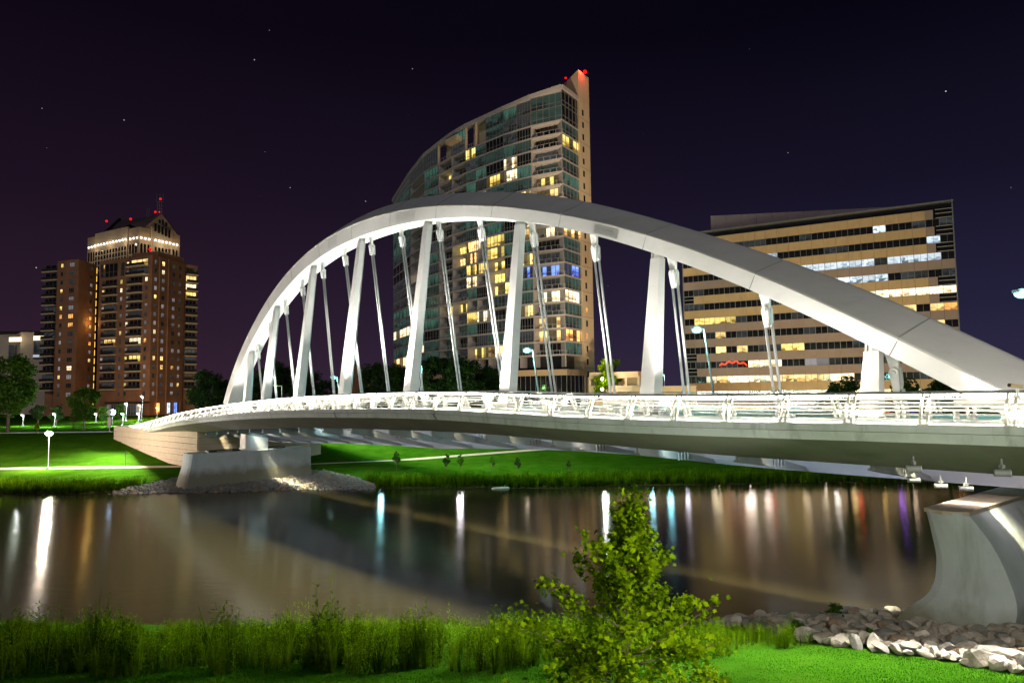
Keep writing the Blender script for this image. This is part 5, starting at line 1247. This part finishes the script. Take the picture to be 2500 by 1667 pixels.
# foreground maple sapling
mp_ = Vector((ray(1500, 1700)[0] * 14.2, 14.2, 0)); mp_.z = gz(mp_.x, mp_.y)
MP = thing('maple_sapling', 'bushy young maple tree standing in the foreground', 'tree', mp_)
Ht = z_px(1555, 1195, 14.2) - mp_.z - .30
r = np.random.default_rng(21)
br_mb = MB(); lc = []; lr = []
lean = np.array([.32, 0, 0])
def axis_pt(f): return np.array([lean[0] * f * 1.35, .05 * math.sin(f * 5), Ht * f])
for i in range(14): br_mb.tube(axis_pt(i / 14) - np.array([0, 0, .2 * (i == 0)]), axis_pt((i + 1) / 14), .055 * (1 - i / 15.5), .055 * (1 - (i + 1) / 15.5), n=7, cap=False)
prof_f = [.05, .2, .35, .5, .62, .72, .80, .88, 1.0]; prof_r = [2.0, 2.2, 1.95, 1.45, 1.1, .72, .42, .24, .05]
nb = 54
for i in range(nb):
    f = .10 + .88 * (i + r.uniform(-.4, .4)) / nb; rad = float(np.interp(f, prof_f, prof_r)) * r.uniform(.3, 1.28); az = i * 2.4 + r.uniform(-.5, .5)
    b0 = axis_pt(max(.06, f - .14 * r.uniform(.6, 1.2))); b1 = axis_pt(f) + np.array([math.cos(az) * rad, math.sin(az) * rad, r.uniform(-.05, .55)])
    br_mb.tube(b0, b1, .016, .005, n=5, cap=False)
    for q in np.linspace(.5, 1.04, 6):
        lc.append(b0 + (b1 - b0) * q + r.normal(size=3) * .05); lr.append(.09 + .10 * (1 - abs(q - .7)) * (.5 + rad / 2.4))
for f in np.linspace(.8, 1.0, 10): lc.append(axis_pt(f) + r.normal(size=3) * .03); lr.append(.09)
br_mb.build('trunk', M['bark'], MP)
# maple leaves: five-lobed polygons, drooping
lobes = np.array([(0, -.5), (.14, -.18), (.44, -.28), (.34, -.02), (.52, .16), (.24, .18), (.16, .30), (0, .56), (-.16, .30), (-.24, .18), (-.52, .16), (-.34, -.02), (-.44, -.28), (-.14, -.18)])
nl = 9000; kk = r.integers(0, len(lc), nl); P = np.array(lc)[kk] + r.normal(size=(nl, 3)) * np.array(lr)[kk][:, None] * .58
a = r.normal(size=(nl, 3)); a[:, 2] = -np.abs(a[:, 2]) * .5 - .1; a /= np.linalg.norm(a, axis=1)[:, None]
up = r.normal(size=(nl, 3)) * .55 + np.array([0, -.45, .9]); b_ = np.cross(a, up); b_ /= np.linalg.norm(b_, axis=1)[:, None]; n_ = np.cross(b_, a)
s = .105 * r.uniform(.5, 1.45, (nl, 1)); V = []
for (lx, ly) in lobes: V.append(P + b_ * lx * s + a * ly * s + n_ * s * (-.35 * abs(lx) ** 1.5 - .1 * ly * ly))
V = np.stack(V, 1).reshape(-1, 3); F = np.arange(14 * nl).reshape(-1, 14)
link('crown', mesh_np('crown', V, F, tint=np.repeat(r.random(nl), 14)), M['leaf_maple'], MP)

# weeds and grass: stuff
def weed_proto(seed, kind):
    r = np.random.default_rng(seed); V = []; F = []
    def quad(p, a, b): 
        i = len(V); V.extend([p - b, p + a * .5 - b * .2 + b * 0, p + a, p + a * .5 + b * 1.2]); F.append((i, i + 1, i + 2, i + 3))
    if kind == 'stalk':        # tall stem with many narrow leaves
        nlv = 24; bend = r.normal(size=2) * .06
        for i in range(nlv):
            f = (i + r.random()) / nlv; c = np.array([bend[0] * f * f, bend[1] * f * f, f]); az = i * 2.4; ln = .15 * (1 - .6 * f) * r.uniform(.7, 1.2)
            d = np.array([math.cos(az), math.sin(az), r.uniform(.2, .9)]) * ln; sd = np.array([-math.sin(az), math.cos(az), 0]) * .024
            quad(c, d, sd)
        for az in (0, 1.57):
            sd = np.array([math.cos(az), math.sin(az), 0]) * .006; i = len(V); V.extend([-sd, sd, np.array([bend[0], bend[1], 1]) + sd * .4, np.array([bend[0], bend[1], 1]) - sd * .4]); F.append((i, i + 1, i + 2, i + 3))
    elif kind in ('tuft', 'lawn'):       # fountain of blades
        for i in range(16 if kind == 'tuft' else 6):
            az = r.uniform(0, 6.28); h = r.uniform(.5, 1); o = r.uniform(.05, .35); wd = .012; sd = np.array([-math.sin(az), math.cos(az), 0]) * wd; e = np.array([math.cos(az), math.sin(az), 0])
            p0 = e * .03; p1 = e * o * .35 + np.array([0, 0, h * .6]); p2 = e * o + np.array([0, 0, h])
            i0 = len(V); V.extend([p0 - sd, p0 + sd, p1 + sd, p1 - sd, p2 + sd * .2, p2 - sd * .2]); F.append((i0, i0 + 1, i0 + 2, i0 + 3)); F.append((i0 + 3, i0 + 2, i0 + 4, i0 + 5))
    else:                      # branched, cloud-topped weed
        for i in range(34):
            f = r.uniform(.45, 1); az = r.uniform(0, 6.28); rad = .22 * f * r.random() ** .5; c = np.array([math.cos(az) * rad, math.sin(az) * rad, f]); d = r.normal(size=3) * .045 + np.array([0, 0, .05]); sd = np.cross(d, r.normal(size=3)); sd /= np.linalg.norm(sd); quad(c, d, sd * .014)
        for i in range(5):
            az = i * 1.3; sd = np.array([.006, .004, 0]); e = np.array([math.cos(az) * .13, math.sin(az) * .13, .8]); i0 = len(V); V.extend([-sd, sd, e + sd * .5, e - sd * .5]); F.append((i0, i0 + 1, i0 + 2, i0 + 3))
    return np.array(V), np.array(F)
PROTO = [weed_proto(i, k) for i, k in enumerate(['stalk', 'stalk', 'stalk', 'tuft', 'stalk', 'cloud', 'stalk', 'cloud'])]
def scatter(name, pts, m, protos, parent=None, kind='stuff', wide=1.0):
    """pts: x, y, z, h"""
    r = np.random.default_rng(len(pts)); pts = np.asarray(pts); which = r.integers(0, len(protos), len(pts)); Vs = []; Fs = []; Ts = []; off = 0
    for i, (pv, pf) in enumerate(protos):
        q = pts[which == i]; n = len(q)
        if not n: continue
        ang = r.uniform(0, 6.28, n); c, s_ = np.cos(ang), np.sin(ang); wd = q[:, 3] * r.uniform(.8, 1.3, n) * wide; lx = r.normal(size=n) * .05; ly = r.normal(size=n) * .05
        X = (pv[None, :, 0] * c[:, None] - pv[None, :, 1] * s_[:, None]) * wd[:, None] + pv[None, :, 2] * (lx * q[:, 3])[:, None] + q[:, 0][:, None]
        Y = (pv[None, :, 0] * s_[:, None] + pv[None, :, 1] * c[:, None]) * wd[:, None] + pv[None, :, 2] * (ly * q[:, 3])[:, None] + q[:, 1][:, None]
        Z = pv[None, :, 2] * q[:, 3][:, None] + q[:, 2][:, None]
        Vs.append(np.stack([X, Y, Z], 2).reshape(-1, 3)); Ts.append((np.clip(r.random(n) ** 1.3, 0, 1)[:, None] * (.35 + .65 * np.clip(pv[None, :, 2], 0, 1))).reshape(-1))
        Fs.append((pf[None] + (np.arange(n) * len(pv))[:, None, None]).reshape(-1, 4) + off); off += n * len(pv)
    o = link(name, mesh_np(name, np.concatenate(Vs), np.concatenate(Fs), tint=np.concatenate(Ts)), m, parent); o['kind'] = kind; return o
def fbm(x, y): return .5 + .25 * math.sin(x * .7 + 1.3 * math.sin(y * .5)) + .25 * math.sin(x * 1.9 + y * 1.1)
rr = random.Random(9); pts = []
def weed_front(x): return 22.3 + (.0 if x < 3 else (x - 3) * .62)
while len(pts) < 7600:
    y = 21.5 + 15.5 * rr.random(); x = rr.uniform(-.745 * y, min(.46 * y, 13.5))
    if y < weed_front(x) + .6 * math.sin(x * 1.7): continue
    if x > 9 and in_poly(x, y, poly_n): continue
    d = fbm(x, y)
    cl = .5 + .5 * math.sin(x * 3.1 + 2 * math.sin(y * 1.3)) * math.sin(y * 2.3 + x * .7)
    if rr.random() > .10 + .75 * d * cl + .45 * cl * cl: continue
    h = rr.uniform(.6, 1.02) * (1.45 - .045 * (y - 22)) * (.75 + .5 * d)
    h *= .75 + .5 * (.5 + .5 * math.sin(x * 2.3 + 3 * math.sin(y * .9)))
    if rr.random() < .05: h *= 1.4
    h *= lerp(y, [23, 30, 36], [1.0, .72, .40])
    if x > 5: h *= max(.5, 1 - (x - 5) * .07)
    pts.append((x, y, gz(x, y) - .05, h))
o = scatter('tall_weeds', pts, M['leaf_weed'], PROTO); o['label'] = 'dense tall green weeds along the near river bank'; o['category'] = 'weeds'
# mown lawn: short tufts
TUFT = [weed_proto(50 + i, 'lawn') for i in range(4)]
pts = []
while len(pts) < 70000:
    y = 15.5 + 13.5 * rr.random() ** .8; x = rr.uniform(-.74 * y, .74 * y)
    if y > weed_front(x) + 1.2 or in_poly(x, y, poly_n): continue
    pts.append((x, y, gz(x, y) - .01, rr.uniform(.03, .075) * (.8 + .4 * fbm(x * .8, y * .8))))
o = scatter('lawn_grass', pts, M['leaf_lawn'], TUFT, wide=1.6); o['label'] = 'short mown grass in front of the tall weeds'; o['category'] = 'grass'
# far bank reeds
pts = []
for _ in range(9000):
    x = rr.uniform(-76, 66); y = 88.6 + 5.5 * rr.random() - .8 * wig(x) * .8
    if in_poly(x, y, poly_f) or -44 < x < -20: continue
    if -72 < x < -64 and y < 91: continue
    g_ = gz(x, y)
    if g_ < .03: continue
    pts.append((x, y, g_ - .05, rr.uniform(.6, 1.5)))
o = scatter('far_reeds', pts, M['leaf_weed'], PROTO[:4] + [PROTO[5]], wide=1.5); o['label'] = 'low green reeds along the far waterline'; o['category'] = 'reeds'
# shrubs among the near rocks
for lab, x, y, h in (('small dark ferny sapling growing at the waterline of the near rocks', 2045, 1508, .75), ('low green shrub between the near stones below the pier', 2150, 1505, .35), ('leafy shrub at the left end of the near rocks', 1945, 1545, .6), ('small green weed in the middle of the near rocks', 2130, 1555, .4)):
    b_ = ray(x, y)[1]; D = 30.0
    for _ in range(25): D = (gz(ray(x, y)[0] * D, D) + .2 - H) / b_
    p = Vector((ray(x, y)[0] * D, D, gz(ray(x, y)[0] * D, D)))
    o = thing('shrub', lab, 'shrub', p); cs = [(random.uniform(-.4, .4) * h, random.uniform(-.4, .4) * h, random.uniform(.3, 1.0) * h) for _ in range(9)]
    V, F = leaf_cloud(cs, [.28 * h] * 9, 420, .16, int(x)); link('foliage', mesh_np('foliage', V, F, tint=np.repeat(rng.random(len(F)), 4)), M['leaf_mid'], o)
    mb = MB()
    for c in cs: mb.tube((0, 0, 0), c, .014, .006, n=4, cap=False)
    mb.build('stem', M['bark'], o)

# ------------------------------------------------------------------ small things on the far bank
# street signs on a post
p = at(267, 1050, 146); p.z = gz(p.x, p.y); o = thing('sign_post', 'grey diamond road sign seen from behind on a post by the tower', 'sign', p)
zt_ = z_px(267, 1010, 146); mb = MB(); mb.tube(p, (p.x, p.y, zt_ + .6), .06, n=6); mb.build('post', M['pole'], o, p)
mb = MB(); c = Vector((p.x, p.y - .08, zt_ - .3)); mb.box(c + Vector((0, 0, .6)), (1.0, .04, 1.0), (.707, 0, .707), (0, 1, 0), (-.707, 0, .707)); mb.build('diamond_plate', M['slab'], o, p)
mb = MB(); mb.box(c + Vector((0, 0, -1.4)), (.75, .04, 2.0)); mb.build('lower_plate', M['slab'], o, p)
# post by the path under the abutment
p = at(307, 1128, 110); p.z = gz(p.x, p.y); o = thing('path_post', 'thin dark post beside the path before the abutment', 'post', p)
mb = MB(); mb.tube(p, (p.x, p.y, z_px(307, 1100, 110)), .05, n=6); mb.build('post', M['dark'], o, p); mb = MB(); mb.ball((p.x, p.y, z_px(307, 1100, 110)), .09, 8, 5); mb.build('finial', M['dark'], o, p)
# pale floating log at the far waterline
p = at(1222, 1185, 88.0); p.z = .05; o = thing('driftwood', 'pale driftwood log lying at the far waterline', 'log', p); d = Vector((1, .12, .03)).normalized()
mb = MB(); rg = []
for f, q in ((-1, .05), (-.8, .16), (0, .2), (.8, .15), (1, .06)): rg.append([p + d * (f * 1.1) + Vector((0, math.cos(a_) * q, math.sin(a_) * q)) for a_ in np.linspace(0, 2 * math.pi, 8, endpoint=False)])
mb.loft(rg); mb.build('log', mat('bleached wood', (.6, .58, .52), .8), o, p)
mb = MB(); mb.tube(p + d * .3, p + d * .6 + Vector((0, -.2, .45)), .05, .02, n=5); mb.build('stub', mat('bleached branch', (.5, .48, .42), .8), o, p)
print('stones', nst, nsf, 'objects', len(bpy.data.objects), 'span', SPAN, 'sv', sv[:], 'ax', ax[:], 'pier', tn, sn, zt, 'edge z', [round(z, 2) for z in edge_z])
